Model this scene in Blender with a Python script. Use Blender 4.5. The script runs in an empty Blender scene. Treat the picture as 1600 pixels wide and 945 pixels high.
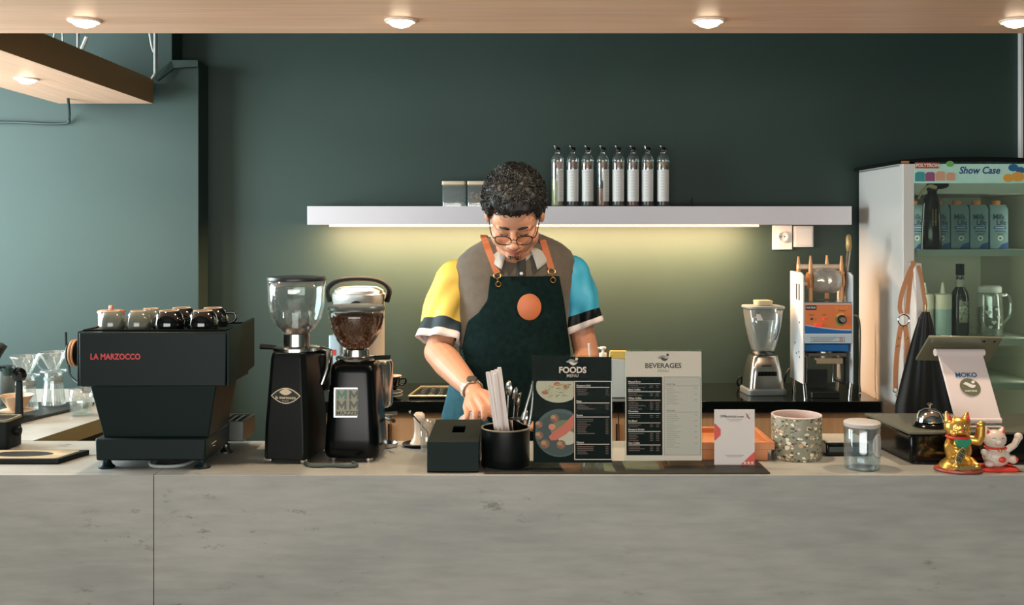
import bpy, bmesh, math, random
import numpy as np
from mathutils import Vector, Matrix, Euler, noise
random.seed(7)
SC = bpy.context.scene
C = SC.collection
PI = math.pi
R = math.radians

# ---------------------------------------------------------------- camera, world, light, exposure
F, CX, HY, EYE = 1600.0, 800.0, 358.0, 1.62
cam_d = bpy.data.cameras.new('camera'); cam = bpy.data.objects.new('camera', cam_d); C.objects.link(cam)
cam.location = (0, 0, EYE); cam.rotation_euler = (PI/2, 0, 0)
cam_d.sensor_width = 36; cam_d.lens = 36*F/1600; cam_d.shift_y = -(472.5-HY)/1600
cam_d.clip_start = .05
SC.camera = cam
VS = SC.view_settings
SC.display_settings.display_device = 'sRGB'
VS.view_transform = 'Standard'; VS.look = 'None'; VS.gamma = 1; VS.use_curve_mapping = False
VS.exposure = 0.0
SC.cycles.use_denoising = True
SC.cycles.max_bounces = 10; SC.cycles.diffuse_bounces = 5; SC.cycles.glossy_bounces = 5
SC.cycles.transparent_max_bounces = 24; SC.cycles.transmission_bounces = 8
SC.cycles.sample_clamp_indirect = 6
SC.cycles.caustics_reflective = False; SC.cycles.caustics_refractive = False
W = bpy.data.worlds.new('daylight'); SC.world = W; W.use_nodes = True
W.node_tree.nodes['Background'].inputs[0].default_value = (.80, .93, 1.0, 1)
W.node_tree.nodes['Background'].inputs[1].default_value = 1.0

def area(name, loc, target, sx, sy, power, col):
    l = bpy.data.lights.new(name, 'AREA'); l.shape = 'RECTANGLE'; l.size = sx; l.size_y = sy
    l.energy = power; l.color = col
    o = bpy.data.objects.new(name, l); C.objects.link(o); o.location = loc
    d = Vector(target) - Vector(loc); o.rotation_euler = d.to_track_quat('-Z', 'Y').to_euler()
    return o
# daylight entering by the tall window in the left-hand wall and by the shopfront behind the photographer
area('window_daylight_side', (-3.32, 3.3, 1.75), (0, 3.5, 1.5), 1.9, 1.9, 215, (.80, .95, 1.0))
area('window_daylight_front', (-.4, -2.85, 1.25), (0, 3, 1.0), 5.0, 1.7, 172, (1.0, .94, .87))

# ---------------------------------------------------------------- helpers
def at(px, py, d): return Vector(((px-CX)*d/F, d, EYE-(py-HY)*d/F))
def xa(px, d): return (px-CX)*d/F
def za(py, d): return EYE-(py-HY)*d/F
def lin(c): return tuple(((v/255)/12.92 if v/255 <= .04045 else (((v/255)+.055)/1.055)**2.4) for v in c)

def M(name, col, rough=.5, metal=0., spec=.5, noise_amt=0., noise_scale=(8, 8, 8), col2=None, bump=0., bump_scale=60., emit=None, estr=0., coat=0., trans=0., alpha=1., detail=4, sheen=0.):
    m = bpy.data.materials.new(name); m.use_nodes = True
    nt = m.node_tree; b = nt.nodes['Principled BSDF']
    c = lin(col) + (1,)
    b.inputs['Base Color'].default_value = c
    b.inputs['Roughness'].default_value = rough; b.inputs['Metallic'].default_value = metal
    b.inputs['Specular IOR Level'].default_value = spec
    b.inputs['Coat Weight'].default_value = coat; b.inputs['Coat Roughness'].default_value = .05
    b.inputs['Transmission Weight'].default_value = trans; b.inputs['Alpha'].default_value = alpha
    b.inputs['Sheen Weight'].default_value = sheen
    if emit:
        b.inputs['Emission Color'].default_value = lin(emit) + (1,); b.inputs['Emission Strength'].default_value = estr
    if col2 or bump:
        tc = nt.nodes.new('ShaderNodeTexCoord'); mp = nt.nodes.new('ShaderNodeMapping')
        nt.links.new(tc.outputs['Object'], mp.inputs['Vector'])
    if col2:
        mp.inputs['Scale'].default_value = noise_scale
        n = nt.nodes.new('ShaderNodeTexNoise'); n.inputs['Scale'].default_value = 1; n.inputs['Detail'].default_value = detail
        nt.links.new(mp.outputs['Vector'], n.inputs['Vector'])
        r = nt.nodes.new('ShaderNodeValToRGB'); r.color_ramp.elements[0].position = .35; r.color_ramp.elements[1].position = .65
        r.color_ramp.elements[0].color = c; r.color_ramp.elements[1].color = lin(col2) + (1,)
        nt.links.new(n.outputs['Fac'], r.inputs['Fac']); nt.links.new(r.outputs['Color'], b.inputs['Base Color'])
    if bump:
        n2 = nt.nodes.new('ShaderNodeTexNoise'); n2.inputs['Scale'].default_value = bump_scale; n2.inputs['Detail'].default_value = 3
        nt.links.new(tc.outputs['Object'], n2.inputs['Vector'])
        bp = nt.nodes.new('ShaderNodeBump'); bp.inputs['Strength'].default_value = bump; bp.inputs['Distance'].default_value = .005
        nt.links.new(n2.outputs['Fac'], bp.inputs['Height']); nt.links.new(bp.outputs['Normal'], b.inputs['Normal'])
    return m

def GL(name, tint=(250, 255, 253), base=.05, edge=.55, rough=.02, power=3., gcol=(1, 1, 1), haze=0.):
    """thin clear glass or acrylic: see-through straight on, mirror-like towards its edges"""
    m = bpy.data.materials.new(name); m.use_nodes = True; nt = m.node_tree
    nt.nodes.remove(nt.nodes['Principled BSDF']); out = nt.nodes['Material Output']
    t = nt.nodes.new('ShaderNodeBsdfTransparent'); t.inputs[0].default_value = lin(tint) + (1,)
    g = nt.nodes.new('ShaderNodeBsdfGlossy'); g.inputs['Roughness'].default_value = rough; g.inputs['Color'].default_value = gcol + (1,)
    lw = nt.nodes.new('ShaderNodeLayerWeight'); lw.inputs['Blend'].default_value = .5
    p = nt.nodes.new('ShaderNodeMath'); p.operation = 'POWER'; p.inputs[1].default_value = power
    q = nt.nodes.new('ShaderNodeMath'); q.operation = 'MULTIPLY_ADD'; q.inputs[1].default_value = edge; q.inputs[2].default_value = base
    nt.links.new(lw.outputs['Facing'], p.inputs[0]); nt.links.new(p.outputs[0], q.inputs[0])
    mx = nt.nodes.new('ShaderNodeMixShader')
    body = t.outputs[0]
    if haze:
        df = nt.nodes.new('ShaderNodeBsdfDiffuse'); df.inputs[0].default_value = (.86, .86, .84, 1)
        h = nt.nodes.new('ShaderNodeMixShader'); h.inputs[0].default_value = haze
        nt.links.new(t.outputs[0], h.inputs[1]); nt.links.new(df.outputs[0], h.inputs[2]); body = h.outputs[0]
    nt.links.new(q.outputs[0], mx.inputs[0]); nt.links.new(body, mx.inputs[1]); nt.links.new(g.outputs[0], mx.inputs[2])
    nt.links.new(mx.outputs[0], out.inputs['Surface'])
    return m

class MB:
    def __init__(s): s.v = []; s.f = []; s.m = []; s.k = 0
    def mat(s, k): s.k = k; return s
    def add(s, vs, fs):
        o = len(s.v); s.v += [tuple(p) for p in vs]
        for f in fs: s.f.append(tuple(i+o for i in f)); s.m.append(s.k)
        return s
    def box(s, c, d, rot=None):
        x, y, z = d[0]/2, d[1]/2, d[2]/2
        vs = [Vector(p) for p in ((-x,-y,-z),(x,-y,-z),(x,y,-z),(-x,y,-z),(-x,-y,z),(x,-y,z),(x,y,z),(-x,y,z))]
        if rot is not None: vs = [rot @ p for p in vs]
        return s.hexa([p+Vector(c) for p in vs])
    def bb(s, x0, x1, y0, y1, z0, z1): return s.box(((x0+x1)/2, (y0+y1)/2, (z0+z1)/2), (x1-x0, y1-y0, z1-z0))
    def hexa(s, vs):
        return s.add(vs, [(3,2,1,0),(4,5,6,7),(0,1,5,4),(1,2,6,5),(2,3,7,6),(3,0,4,7)])
    def rings(s, rs, cap0=True, cap1=True, closed=False):
        n = len(rs[0]); vs = [p for r in rs for p in r]; fs = []
        for i in range(len(rs)-1 + (1 if closed else 0)):
            a, b = i*n, ((i+1) % len(rs))*n
            for j in range(n):
                k = (j+1) % n; fs.append((a+j, a+k, b+k, b+j))
        if cap0 and not closed: fs.append(tuple(range(n-1, -1, -1)))
        if cap1 and not closed: fs.append(tuple(range((len(rs)-1)*n, len(rs)*n)))
        return s.add(vs, fs)
    def lathe(s, prof, c=(0, 0, 0), seg=32, sx=1., sy=1., rot=None, cap0=True, cap1=True):
        c = Vector(c); rs = []
        for r, z in prof:
            r = max(r, 1e-5); ring = []
            for j in range(seg):
                a = 2*PI*j/seg; p = Vector((r*math.cos(a)*sx, r*math.sin(a)*sy, z))
                ring.append((rot @ p if rot is not None else p) + c)
            rs.append(ring)
        return s.rings(rs, cap0, cap1)
    def tube(s, pts, r, seg=8, caps=True, flat=1.):
        pts = [Vector(p) for p in pts]; n = len(pts)
        rr = r if isinstance(r, (list, tuple)) else [r]*n
        t = (pts[1]-pts[0]).normalized(); up = Vector((0, 0, 1)) if abs(t.z) < .9 else Vector((0, 1, 0))
        u = t.cross(up).normalized(); rs = []
        for i in range(n):
            a = pts[max(i-1, 0)]; b = pts[min(i+1, n-1)]; t = (b-a).normalized()
            u = (u - t*u.dot(t)).normalized(); w = t.cross(u)
            rs.append([pts[i] + (u*math.cos(2*PI*j/seg) + w*flat*math.sin(2*PI*j/seg))*rr[i] for j in range(seg)])
        return s.rings(rs, caps, caps)
    def torus(s, c, Rr, r, seg=32, ss=8, rot=None, sx=1., sy=1.):
        c = Vector(c); rs = []
        for i in range(seg):
            a = 2*PI*i/seg; ring = []
            for j in range(ss):
                b = 2*PI*j/ss; q = Rr + r*math.cos(b)
                p = Vector((q*math.cos(a)*sx, q*math.sin(a)*sy, r*math.sin(b)))
                ring.append((rot @ p if rot is not None else p) + c)
            rs.append(ring)
        return s.rings(rs, closed=True)
    def ell(s, c, r, seg=20, n=12, rot=None):
        if not isinstance(r, (list, tuple)): r = (r, r, r)
        c = Vector(c); rs = []
        for i in range(n+1):
            t = PI*i/n; ring = []
            for j in range(seg):
                a = 2*PI*j/seg; q = max(math.sin(t), 1e-3)
                p = Vector((r[0]*q*math.cos(a), r[1]*q*math.sin(a), -r[2]*math.cos(t)))
                ring.append((rot @ p if rot is not None else p) + c)
            rs.append(ring)
        return s.rings(rs)
    def cap(s, p, q, r1, r2=None, seg=14, n=1):
        r2 = r1 if r2 is None else r2; p = Vector(p); q = Vector(q)
        s.tube([p, q], [r1, r2], seg); s.ell(p, r1*.999, seg, 10); s.ell(q, r2*.999, seg, 10); return s
    def chain(s, pts, rs, seg=14):
        for i in range(len(pts)-1): s.cap(pts[i], pts[i+1], rs[i], rs[i+1], seg)
        return s
    def prism(s, poly, y0, y1, T=None):
        """outline in x,z pushed along y"""
        n = len(poly); T = T or (lambda p: p)
        vs = [T(Vector((x, y0, z))) for x, z in poly] + [T(Vector((x, y1, z))) for x, z in poly]
        fs = [tuple(range(n)), tuple(range(2*n-1, n-1, -1))] + [((j+1) % n, j, n+j, n+(j+1) % n) for j in range(n)]
        return s.add(vs, fs)
    def disc(s, cx, cz, rx, rz, y0, y1, seg=28, T=None, a0=0):
        return s.prism([(cx+rx*math.cos(a0+2*PI*j/seg), cz+rz*math.sin(a0+2*PI*j/seg)) for j in range(seg)], y0, y1, T)
    def grid(s, fn, nu, nv):
        vs = [fn(i/nu, j/nv) for j in range(nv+1) for i in range(nu+1)]
        fs = [(j*(nu+1)+i, j*(nu+1)+i+1, (j+1)*(nu+1)+i+1, (j+1)*(nu+1)+i) for j in range(nv) for i in range(nu)]
        return s.add(vs, fs)
    def xf(s, mtx): s.v = [tuple(mtx @ Vector(p)) for p in s.v]; return s
    def mv(s, d): s.v = [(p[0]+d[0], p[1]+d[1], p[2]+d[2]) for p in s.v]; return s

def mk(name, mb, mats, parent=None, bevel=0, smooth=40, solid=0, sub=0, world=False, bseg=2, loc=None):
    me = bpy.data.meshes.new(name)
    if world and parent is not None:
        p = parent; off = Vector()
        while p is not None: off += p.location; p = p.parent
        mb.mv(-off)
    me.from_pydata(mb.v, [], mb.f); me.validate(); 
    bm = bmesh.new(); bm.from_mesh(me); bmesh.ops.recalc_face_normals(bm, faces=bm.faces); bm.to_mesh(me); bm.free()
    if not isinstance(mats, (list, tuple)): mats = [mats]
    for m in mats: me.materials.append(m)
    if len(mats) > 1 and len(me.polygons) == len(mb.m): me.polygons.foreach_set('material_index', mb.m)
    if smooth:
        me.polygons.foreach_set('use_smooth', [True]*len(me.polygons)); me.set_sharp_from_angle(angle=R(smooth))
    o = bpy.data.objects.new(name, me); C.objects.link(o)
    if parent is not None: o.parent = parent
    if loc is not None: o.location = loc
    if solid:
        q = o.modifiers.new('thickness', 'SOLIDIFY'); q.thickness = solid; q.offset = 0
    if bevel:
        q = o.modifiers.new('bevel', 'BEVEL'); q.width = bevel; q.segments = bseg; q.limit_method = 'ANGLE'; q.angle_limit = R(40)
    if sub:
        q = o.modifiers.new('subdivision', 'SUBSURF'); q.levels = sub; q.render_levels = sub
    return o

def tag(o, label, cat, group=None):
    o['label'] = label; o['category'] = cat
    if group: o['group'] = group
    return o
def thing(name, label, cat, loc=(0, 0, 0), rz=0, group=None):
    o = bpy.data.objects.new(name, None); C.objects.link(o); o.location = loc; o.rotation_euler = (0, 0, rz)
    o.empty_display_size = .05
    return tag(o, label, cat, group)
def struct(name, mb, mats, parent=None, **k):
    o = mk(name, mb, mats, parent, **k)
    if parent is None: o['kind'] = 'structure'
    return o
def dup(root, loc, rz=None, label=None, group=None):
    r = root.copy(); C.objects.link(r); r.location = loc
    if rz is not None: r.rotation_euler = (0, 0, rz)
    if label: r['label'] = label
    if group: r['group'] = group
    for ch in list(root.children):
        c = ch.copy(); C.objects.link(c); c.parent = r
        for g in list(ch.children):
            d = g.copy(); C.objects.link(d); d.parent = c
    return r
def remesh(name, mb, mats, parent, voxel, it=2, world=True, fac=.5):
    """melts overlapping volumes into one continuous skin"""
    o = mk(name, mb, mats, parent, world=world, smooth=0)
    q = o.modifiers.new('r', 'REMESH'); q.mode = 'VOXEL'; q.voxel_size = voxel
    if it:
        q = o.modifiers.new('s', 'SMOOTH'); q.iterations = it; q.factor = fac
    dg = bpy.context.evaluated_depsgraph_get(); dg.update()
    me = bpy.data.meshes.new_from_object(o.evaluated_get(dg)); me.name = name
    o.modifiers.clear(); o.data = me
    me.materials.clear()
    for m in (mats if isinstance(mats, (list, tuple)) else [mats]): me.materials.append(m)
    me.polygons.foreach_set('material_index', [0]*len(me.polygons))
    me.polygons.foreach_set('use_smooth', [True]*len(me.polygons))
    return o
TEXTS = []
def text(name, s, size, mat, parent, loc, rot=(PI/2, 0, 0), align='CENTER', bold=0., ext=.0004, sx=1., shear=0., space=1.):
    cu = bpy.data.curves.new(name, 'FONT'); cu.body = s; cu.size = size; cu.align_x = align; cu.align_y = 'CENTER'
    cu.offset = bold*size; cu.extrude = ext; cu.shear = shear; cu.space_character = space; cu.resolution_u = 3
    cu.materials.append(mat)
    o = bpy.data.objects.new(name, cu); C.objects.link(o); o.parent = parent; o.location = loc
    o.rotation_euler = rot; o.scale = (sx, 1, 1); TEXTS.append(o); return o
def arc(c, r, a0, a1, n, plane='xz'):
    out = []
    for i in range(n+1):
        a = a0+(a1-a0)*i/n; u, w = r*math.cos(a), r*math.sin(a)
        out.append(Vector(c)+ (Vector((u, 0, w)) if plane == 'xz' else Vector((u, w, 0)) if plane == 'xy' else Vector((0, u, w))))
    return out
def smoothline(pts, n=6):
    P = [Vector(p) for p in pts]; P = [P[0]*2-P[1]] + P + [P[-1]*2-P[-2]]; out = []
    for i in range(1, len(P)-2):
        for j in range(n):
            t = j/n; a, b, c, d = P[i-1], P[i], P[i+1], P[i+2]
            out.append(.5*((2*b)+(c-a)*t+(2*a-5*b+4*c-d)*t*t+(3*b-a-3*c+d)*t**3))
    out.append(P[-2]); return out

# ---------------------------------------------------------------- materials
m_wall = M('dark_green_paint', (34, 53, 46), .62, col2=(39, 59, 51), noise_scale=(1.5, 1.5, 1.5), bump=.06, bump_scale=25)
m_ceil = M('ceiling_dark', (90, 92, 88), .8)
m_floor = M('floor_concrete', (140, 134, 124), .5, col2=(120, 116, 108), noise_scale=(2, 2, 2))
m_white = M('white_paint', (226, 222, 216), .4)
m_black = M('black_satin', (10, 16, 16), .45, spec=.25)
m_blackmatte = M('black_matte', (14, 22, 22), .6, spec=.2)
m_blackgloss = M('black_gloss', (6, 9, 9), .14, spec=.35, coat=.15)
m_steel = M('brushed_steel', (200, 198, 192), .22, 1.)
m_chrome = M('chrome', (225, 225, 222), .08, 1.)
m_darksteel = M('dark_steel', (90, 92, 90), .35, 1.)
m_brass = M('brass', (190, 150, 90), .3, 1.)
m_glass = GL('clear_glass')
m_glassd = GL('clear_glass_soft', (248, 251, 250), .10, .65, haze=.09)
m_acryl = GL('acrylic_clear', (250, 253, 251), .0004, .3, power=4)
m_cable = M('grey_cable', (70, 82, 78), .5)
m_rubber = M('black_rubber', (14, 16, 16), .7)

def wood_mat(name, a, b, rough=.45, axis=(1, 14, 14), fine=(3, 90, 90)):
    m = M(name, a, rough, col2=b, noise_scale=axis, detail=6)
    nt = m.node_tree; bs = nt.nodes['Principled BSDF']; src = bs.inputs['Base Color'].links[0].from_socket
    tc = nt.nodes.new('ShaderNodeTexCoord'); mp = nt.nodes.new('ShaderNodeMapping'); mp.inputs['Scale'].default_value = fine
    n = nt.nodes.new('ShaderNodeTexNoise'); n.inputs['Scale'].default_value = 1; n.inputs['Detail'].default_value = 3
    nt.links.new(tc.outputs['Object'], mp.inputs[0]); nt.links.new(mp.outputs[0], n.inputs['Vector'])
    mr = nt.nodes.new('ShaderNodeMapRange'); mr.inputs[1].default_value = .3; mr.inputs[2].default_value = .7; mr.inputs[3].default_value = .88; mr.inputs[4].default_value = 1.06
    nt.links.new(n.outputs['Fac'], mr.inputs[0])
    mx = nt.nodes.new('ShaderNodeMix'); mx.data_type = 'RGBA'; mx.blend_type = 'MULTIPLY'; mx.inputs[0].default_value = 1
    nt.links.new(src, mx.inputs[6]); nt.links.new(mr.outputs[0], mx.inputs[7]); nt.links.new(mx.outputs[2], bs.inputs['Base Color'])
    return m
m_soffit = wood_mat('soffit_oak', (250, 202, 168), (240, 190, 156), .4)
m_soffit_y = wood_mat('soffit_oak_run', (250, 202, 168), (240, 190, 156), .4, (14, 1, 14), (90, 3, 90))
m_cabinet = wood_mat('cabinet_oak', (222, 172, 126), (210, 160, 114), .5, (14, 14, 1.2), (80, 80, 3))

def concrete_mat(name, tint=1.0, rough=.42):
    m = bpy.data.materials.new(name); m.use_nodes = True; nt = m.node_tree; bs = nt.nodes['Principled BSDF']
    tc = nt.nodes.new('ShaderNodeTexCoord')
    def nz(scale, sc, det=5, rgh=.55):
        mp = nt.nodes.new('ShaderNodeMapping'); mp.inputs['Scale'].default_value = scale
        nt.links.new(tc.outputs['Object'], mp.inputs[0])
        n = nt.nodes.new('ShaderNodeTexNoise'); n.inputs['Scale'].default_value = sc; n.inputs['Detail'].default_value = det; n.inputs['Roughness'].default_value = rgh
        nt.links.new(mp.outputs[0], n.inputs['Vector']); return n.outputs['Fac']
    def ramp(fac, p0, c0, p1, c1):
        r = nt.nodes.new('ShaderNodeValToRGB'); e = r.color_ramp.elements
        e[0].position = p0; e[0].color = c0+(1,); e[1].position = p1; e[1].color = c1+(1,)
        nt.links.new(fac, r.inputs[0]); return r.outputs[0]
    def mul(a, b, f=1.):
        mx = nt.nodes.new('ShaderNodeMix'); mx.data_type = 'RGBA'; mx.blend_type = 'MULTIPLY'; mx.inputs[0].default_value = f
        nt.links.new(a, mx.inputs[6]); nt.links.new(b, mx.inputs[7]); return mx.outputs[2]
    base = ramp(nz((1, 1.2, 2.6), 1.3), .32, lin((147*tint, 149*tint, 143*tint)), .68, lin((176*tint, 174*tint, 167*tint)))
    fine = ramp(nz((4, 5, 26), 2.2, 6), .3, (.86, .86, .86), .7, (1.05, 1.05, 1.05))
    patch = ramp(nz((1, 1, 1.8), 2.1, 2), .52, (0, 0, 0), .66, (1, 1, 1))
    fl = ramp(nz((9, 12, 26), 1.5, 5, .7), .60, (0, 0, 0), .70, (1, 1, 1))
    mm = mul(patch, fl)
    inv = nt.nodes.new('ShaderNodeInvert'); nt.links.new(mm, inv.inputs[1])
    dk = nt.nodes.new('ShaderNodeMix'); dk.data_type = 'RGBA'; dk.blend_type = 'MULTIPLY'; dk.inputs[0].default_value = .62
    c1 = mul(base, fine)
    nt.links.new(c1, dk.inputs[6]); nt.links.new(inv.outputs[0], dk.inputs[7])
    nt.links.new(dk.outputs[2], bs.inputs['Base Color'])
    bs.inputs['Roughness'].default_value = rough; bs.inputs['Specular IOR Level'].default_value = .45
    return m
m_conc = concrete_mat('grey_concrete_laminate')

# ---------------------------------------------------------------- room shell
WB = 4.80                                        # back wall
struct('floor', MB().bb(-3.5, 3.1, -3.0, 4.9, -.1, 0), m_floor)
struct('ceiling', MB().bb(-3.5, 3.1, -3.0, 4.9, 3.1, 3.2), m_ceil)
struct('wall_back', MB().bb(-3.5, 3.1, WB, 4.95, 0, 3.1), m_wall)
struct('wall_right', MB().bb(3.0, 3.1, -3.0, WB, 0, 3.1), m_wall)
w = MB()
w.bb(-3.5, -3.4, -3.0, WB, 0, .8); w.bb(-3.5, -3.4, -3.0, WB, 2.7, 3.1); w.bb(-3.5, -3.4, -3.0, 2.2, .8, 2.7); w.bb(-3.5, -3.4, 4.4, WB, .8, 2.7)
struct('wall_left', w, m_wall)
w = MB()
w.bb(-3.4, 3.0, -3.0, -2.9, 0, .4); w.bb(-3.4, 3.0, -3.0, -2.9, 2.7, 3.1); w.bb(-3.4, -3.1, -3.0, -2.9, .4, 2.7); w.bb(2.2, 3.0, -3.0, -2.9, .4, 2.7)
struct('wall_front', w, m_wall)
def window(name, x0, x1, y0, y1, z0, z1, n):
    f = MB(); t = .04
    if x1-x0 > y1-y0:
        for i in range(n+1):
            x = x0+(x1-x0)*i/n; f.bb(x-t/2, x+t/2, y0, y1, z0, z1)
        f.bb(x0, x1, y0, y1, z0, z0+t); f.bb(x0, x1, y0, y1, z1-t, z1)
    else:
        for i in range(n+1):
            y = y0+(y1-y0)*i/n; f.bb(x0, x1, y-t/2, y+t/2, z0, z1)
        f.bb(x0, x1, y0, y1, z0, z0+t); f.bb(x0, x1, y0, y1, z1-t, z1)
    o = struct(name, f, m_blackmatte)
window('window_1', -3.47, -3.42, 2.22, 4.38, .8, 2.7, 3)
window('window_2', -3.1, 2.2, -2.99, -2.94, .4, 2.7, 4)
# boxed-out stretch of wall and its stepped edge
struct('trim_1', MB().prism([(-3.4, 0), (-1.424, 0), (-1.424, 2.385), (-1.545, 2.385), (-1.545, 3.1), (-3.4, 3.1)], 4.655, WB), m_wall, bevel=.003)
struct('baseboard_back', MB().bb(-1.42, 3.0, WB-.015, WB, 0, .1), m_blackmatte)

# ---------------------------------------------------------------- hung wooden light panels
SZ = 2.184
s = mk('hanging_light_panel', MB().bb(-2.75, 2.75, 2.05, 2.95, SZ, SZ+.11), m_soffit, bevel=.001)
tag(s, 'long oak panel hung over the front counter and fitted with a row of downlights', 'ceiling panel')
s2 = mk('hanging_light_panel', MB().bb(-2.035, -1.612, 2.96, 4.60, SZ, SZ+.11), m_soffit_y, bevel=.001)
tag(s2, 'short oak panel with dark brown edge hung over the side counter', 'ceiling panel')
s2.data.materials.append(M('panel_edge_brown', (150, 116, 76), .5))
for p in s2.data.polygons:
    if abs(p.normal.z) < .5: p.material_index = 1
m_lamp = M('lamp_face', (255, 244, 225), .4, emit=(255, 226, 190), estr=14)
m_rim = M('lamp_rim', (235, 225, 210), .4)
def downlight(x, y, label, power=30.):
    t = thing('recessed_downlight', label, 'ceiling light', (x, y, SZ), 0, 'recessed downlights in the oak panels')
    mk('rim', MB().lathe([(.034, -.0005), (.044, -.0005), (.044, -.004), (.040, -.006), (.034, -.004)], seg=32, cap0=False, cap1=False), m_rim, t)
    mk('lamp', MB().lathe([(.0335, -.003), (.031, -.009), (.024, -.015), (.012, -.019), (0, -.020)], seg=28, cap0=False), m_lamp, t)
    l = bpy.data.lights.new('downlight_beam', 'SPOT'); l.energy = power; l.color = (1, .80, .58); l.spot_size = R(142); l.spot_blend = .55; l.shadow_soft_size = .03
    o = bpy.data.objects.new('downlight_beam', l); C.objects.link(o); o.parent = t; o.location = (0, 0, -.028)
dl = 2.765
downlight(xa(132, dl), dl, 'glowing round downlight in the long oak panel above the espresso machine')
downlight(xa(626, dl), dl, 'glowing round downlight in the long oak panel above the left sleeve of the barista')
downlight(xa(1107, dl), dl, 'glowing round downlight in the long oak panel above the beverages menu')
downlight(xa(1588, dl), dl, 'glowing round downlight in the long oak panel at its far right')
downlight(-1.82, 3.84, 'glowing round downlight in the short oak panel over the side counter')
# hanging rods and cables above the short panel
m_rod = M('rod_grey', (150, 152, 148), .4, .6)
def rod(px, d, label, r=.006, m=None):
    x = xa(px, d); tag(mk('hanger_rod', MB().tube([(x, d, SZ+.111), (x, d, 3.099)], r, 10), m or m_rod), label, 'rod', 'hanger rods of the short oak panel')
rod(122, 4.2, 'thin grey hanger rod above the middle of the short oak panel')
rod(243, 4.45, 'thin grey hanger rod above the far end of the short oak panel', .009)
m_wcable = M('pale_cable', (205, 205, 195), .5)
def cable(name, pts, r, m, label, cat='cable'): return tag(mk(name, MB().tube(smoothline(pts, 8), r, 8), m), label, cat)
cable('lamp_cable', [at(87, 45, 4.05), at(82, 62, 4.05)+Vector((0, 0, -.02)), at(80, 74, 4.05)], .005, m_wcable, 'pale cable end dropping onto the short oak panel near the long panel')
cable('lamp_cable', [at(97, 40, 4.1), at(98, 55, 4.1), Vector((xa(99, 4.1), 4.1, SZ+.115))], .004, m_wcable, 'pale thin cable standing upright on the short oak panel')
cable('lamp_cable', [at(136, 58, 4.2), at(130, 72, 4.2), at(124, 86, 4.2)], .009, M('white_tube', (225, 228, 225), .4), 'white tube leaning beside the grey hanger rod')
cable('lamp_cable', [at(232, 40, 4.5), at(238, 75, 4.5), at(246, 92, 4.52), at(243, 112, 4.55), at(236, 124, 4.58)], .005, m_wcable, 'pale cable curving down beside the thick hanger rod at the pillar')
c = cable('wall_cable', [at(-40, 190, 4.63), at(30, 191, 4.64), at(70, 193, 4.64), at(104, 192, 4.64), at(108, 184, 4.62), at(108, 172, 4.5), at(106, 150, 4.4)], .006, M('dark_cable', (40, 52, 50), .5), 'dark cable running along the wall under the short oak panel')
tag(mk('wall_conduit', MB().bb(2.37, 2.385, 4.775, 4.799, 1.95, 3.0), m_white, bevel=.002), 'thin white vertical conduit on the dark wall above the fridge', 'conduit')
# slanted bracket between panel and pillar
b = MB(); A = [at(236, 122, 4.60), at(268, 94, 4.63), at(309, 94, 4.63), at(309, 104, 4.63), at(272, 106, 4.63), at(246, 126, 4.60)]
b.add([p for p in A]+[p+Vector((0, .02, 0)) for p in A], [(0,1,2,3,4,5), (11,10,9,8,7,6)]+[((j+1) % 6, j, 6+j, 6+(j+1) % 6) for j in range(6)])
tag(mk('wall_bracket', b, m_wall), 'green angled bracket joining the short oak panel to the pillar', 'bracket')

# ---------------------------------------------------------------- counters
y0, y1 = 2.583, 3.0
t = thing('service_counter', 'long grey concrete-look front counter with everything for sale on top', 'counter', (0, 2.79, 0))
sx = xa(240, 2.583)
mk('counter_top', MB().bb(-2.9, sx-.0008, y0+.0302, y1, .96, 1.0), m_conc, t, world=True, bevel=.0015)
mk('counter_top', MB().bb(sx+.0008, 2.9, y0+.0302, y1, .96, 1.0), m_conc, t, world=True, bevel=.0015)
mk('front_panel', MB().bb(-2.9, sx-.001, y0, y0+.03, 0, 1.0), m_conc, t, world=True, bevel=.001)
mk('front_panel', MB().bb(sx+.001, 2.9, y0, y0+.03, 0, 1.0), m_conc, t, world=True, bevel=.001)
mk('plinth', MB().bb(-2.9, 2.9, y0+.04, y1-.03, 0, .955), m_blackmatte, t, world=True)
# side counter on the left
t = thing('side_counter', 'grey side counter with olive edge running back towards the wall behind the espresso machine', 'counter', (-2.0, 3.8, 0))
top = MB(); P = [(-2.9, 3.002), (-1.405, 3.002), (-1.30, 3.62), (-1.30, 3.98), (-2.9, 3.98)]
n = len(P); top.add([(x, y, .954) for x, y in P]+[(x, y, 1.0) for x, y in P], [tuple(range(n-1, -1, -1)), tuple(range(n, 2*n))]+[(j, (j+1) % n, n+(j+1) % n, n+j) for j in range(n)])
o = mk('counter_top', top, [m_conc, M('olive_edge', (118, 108, 72), .5)], t, world=True)
for p in o.data.polygons:
    if abs(p.normal.z) < .5: p.material_index = 1
mk('cabinet_body', MB().bb(-2.9, -1.47, 3.03, 3.96, 0, .953), m_blackmatte, t, world=True)
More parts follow.
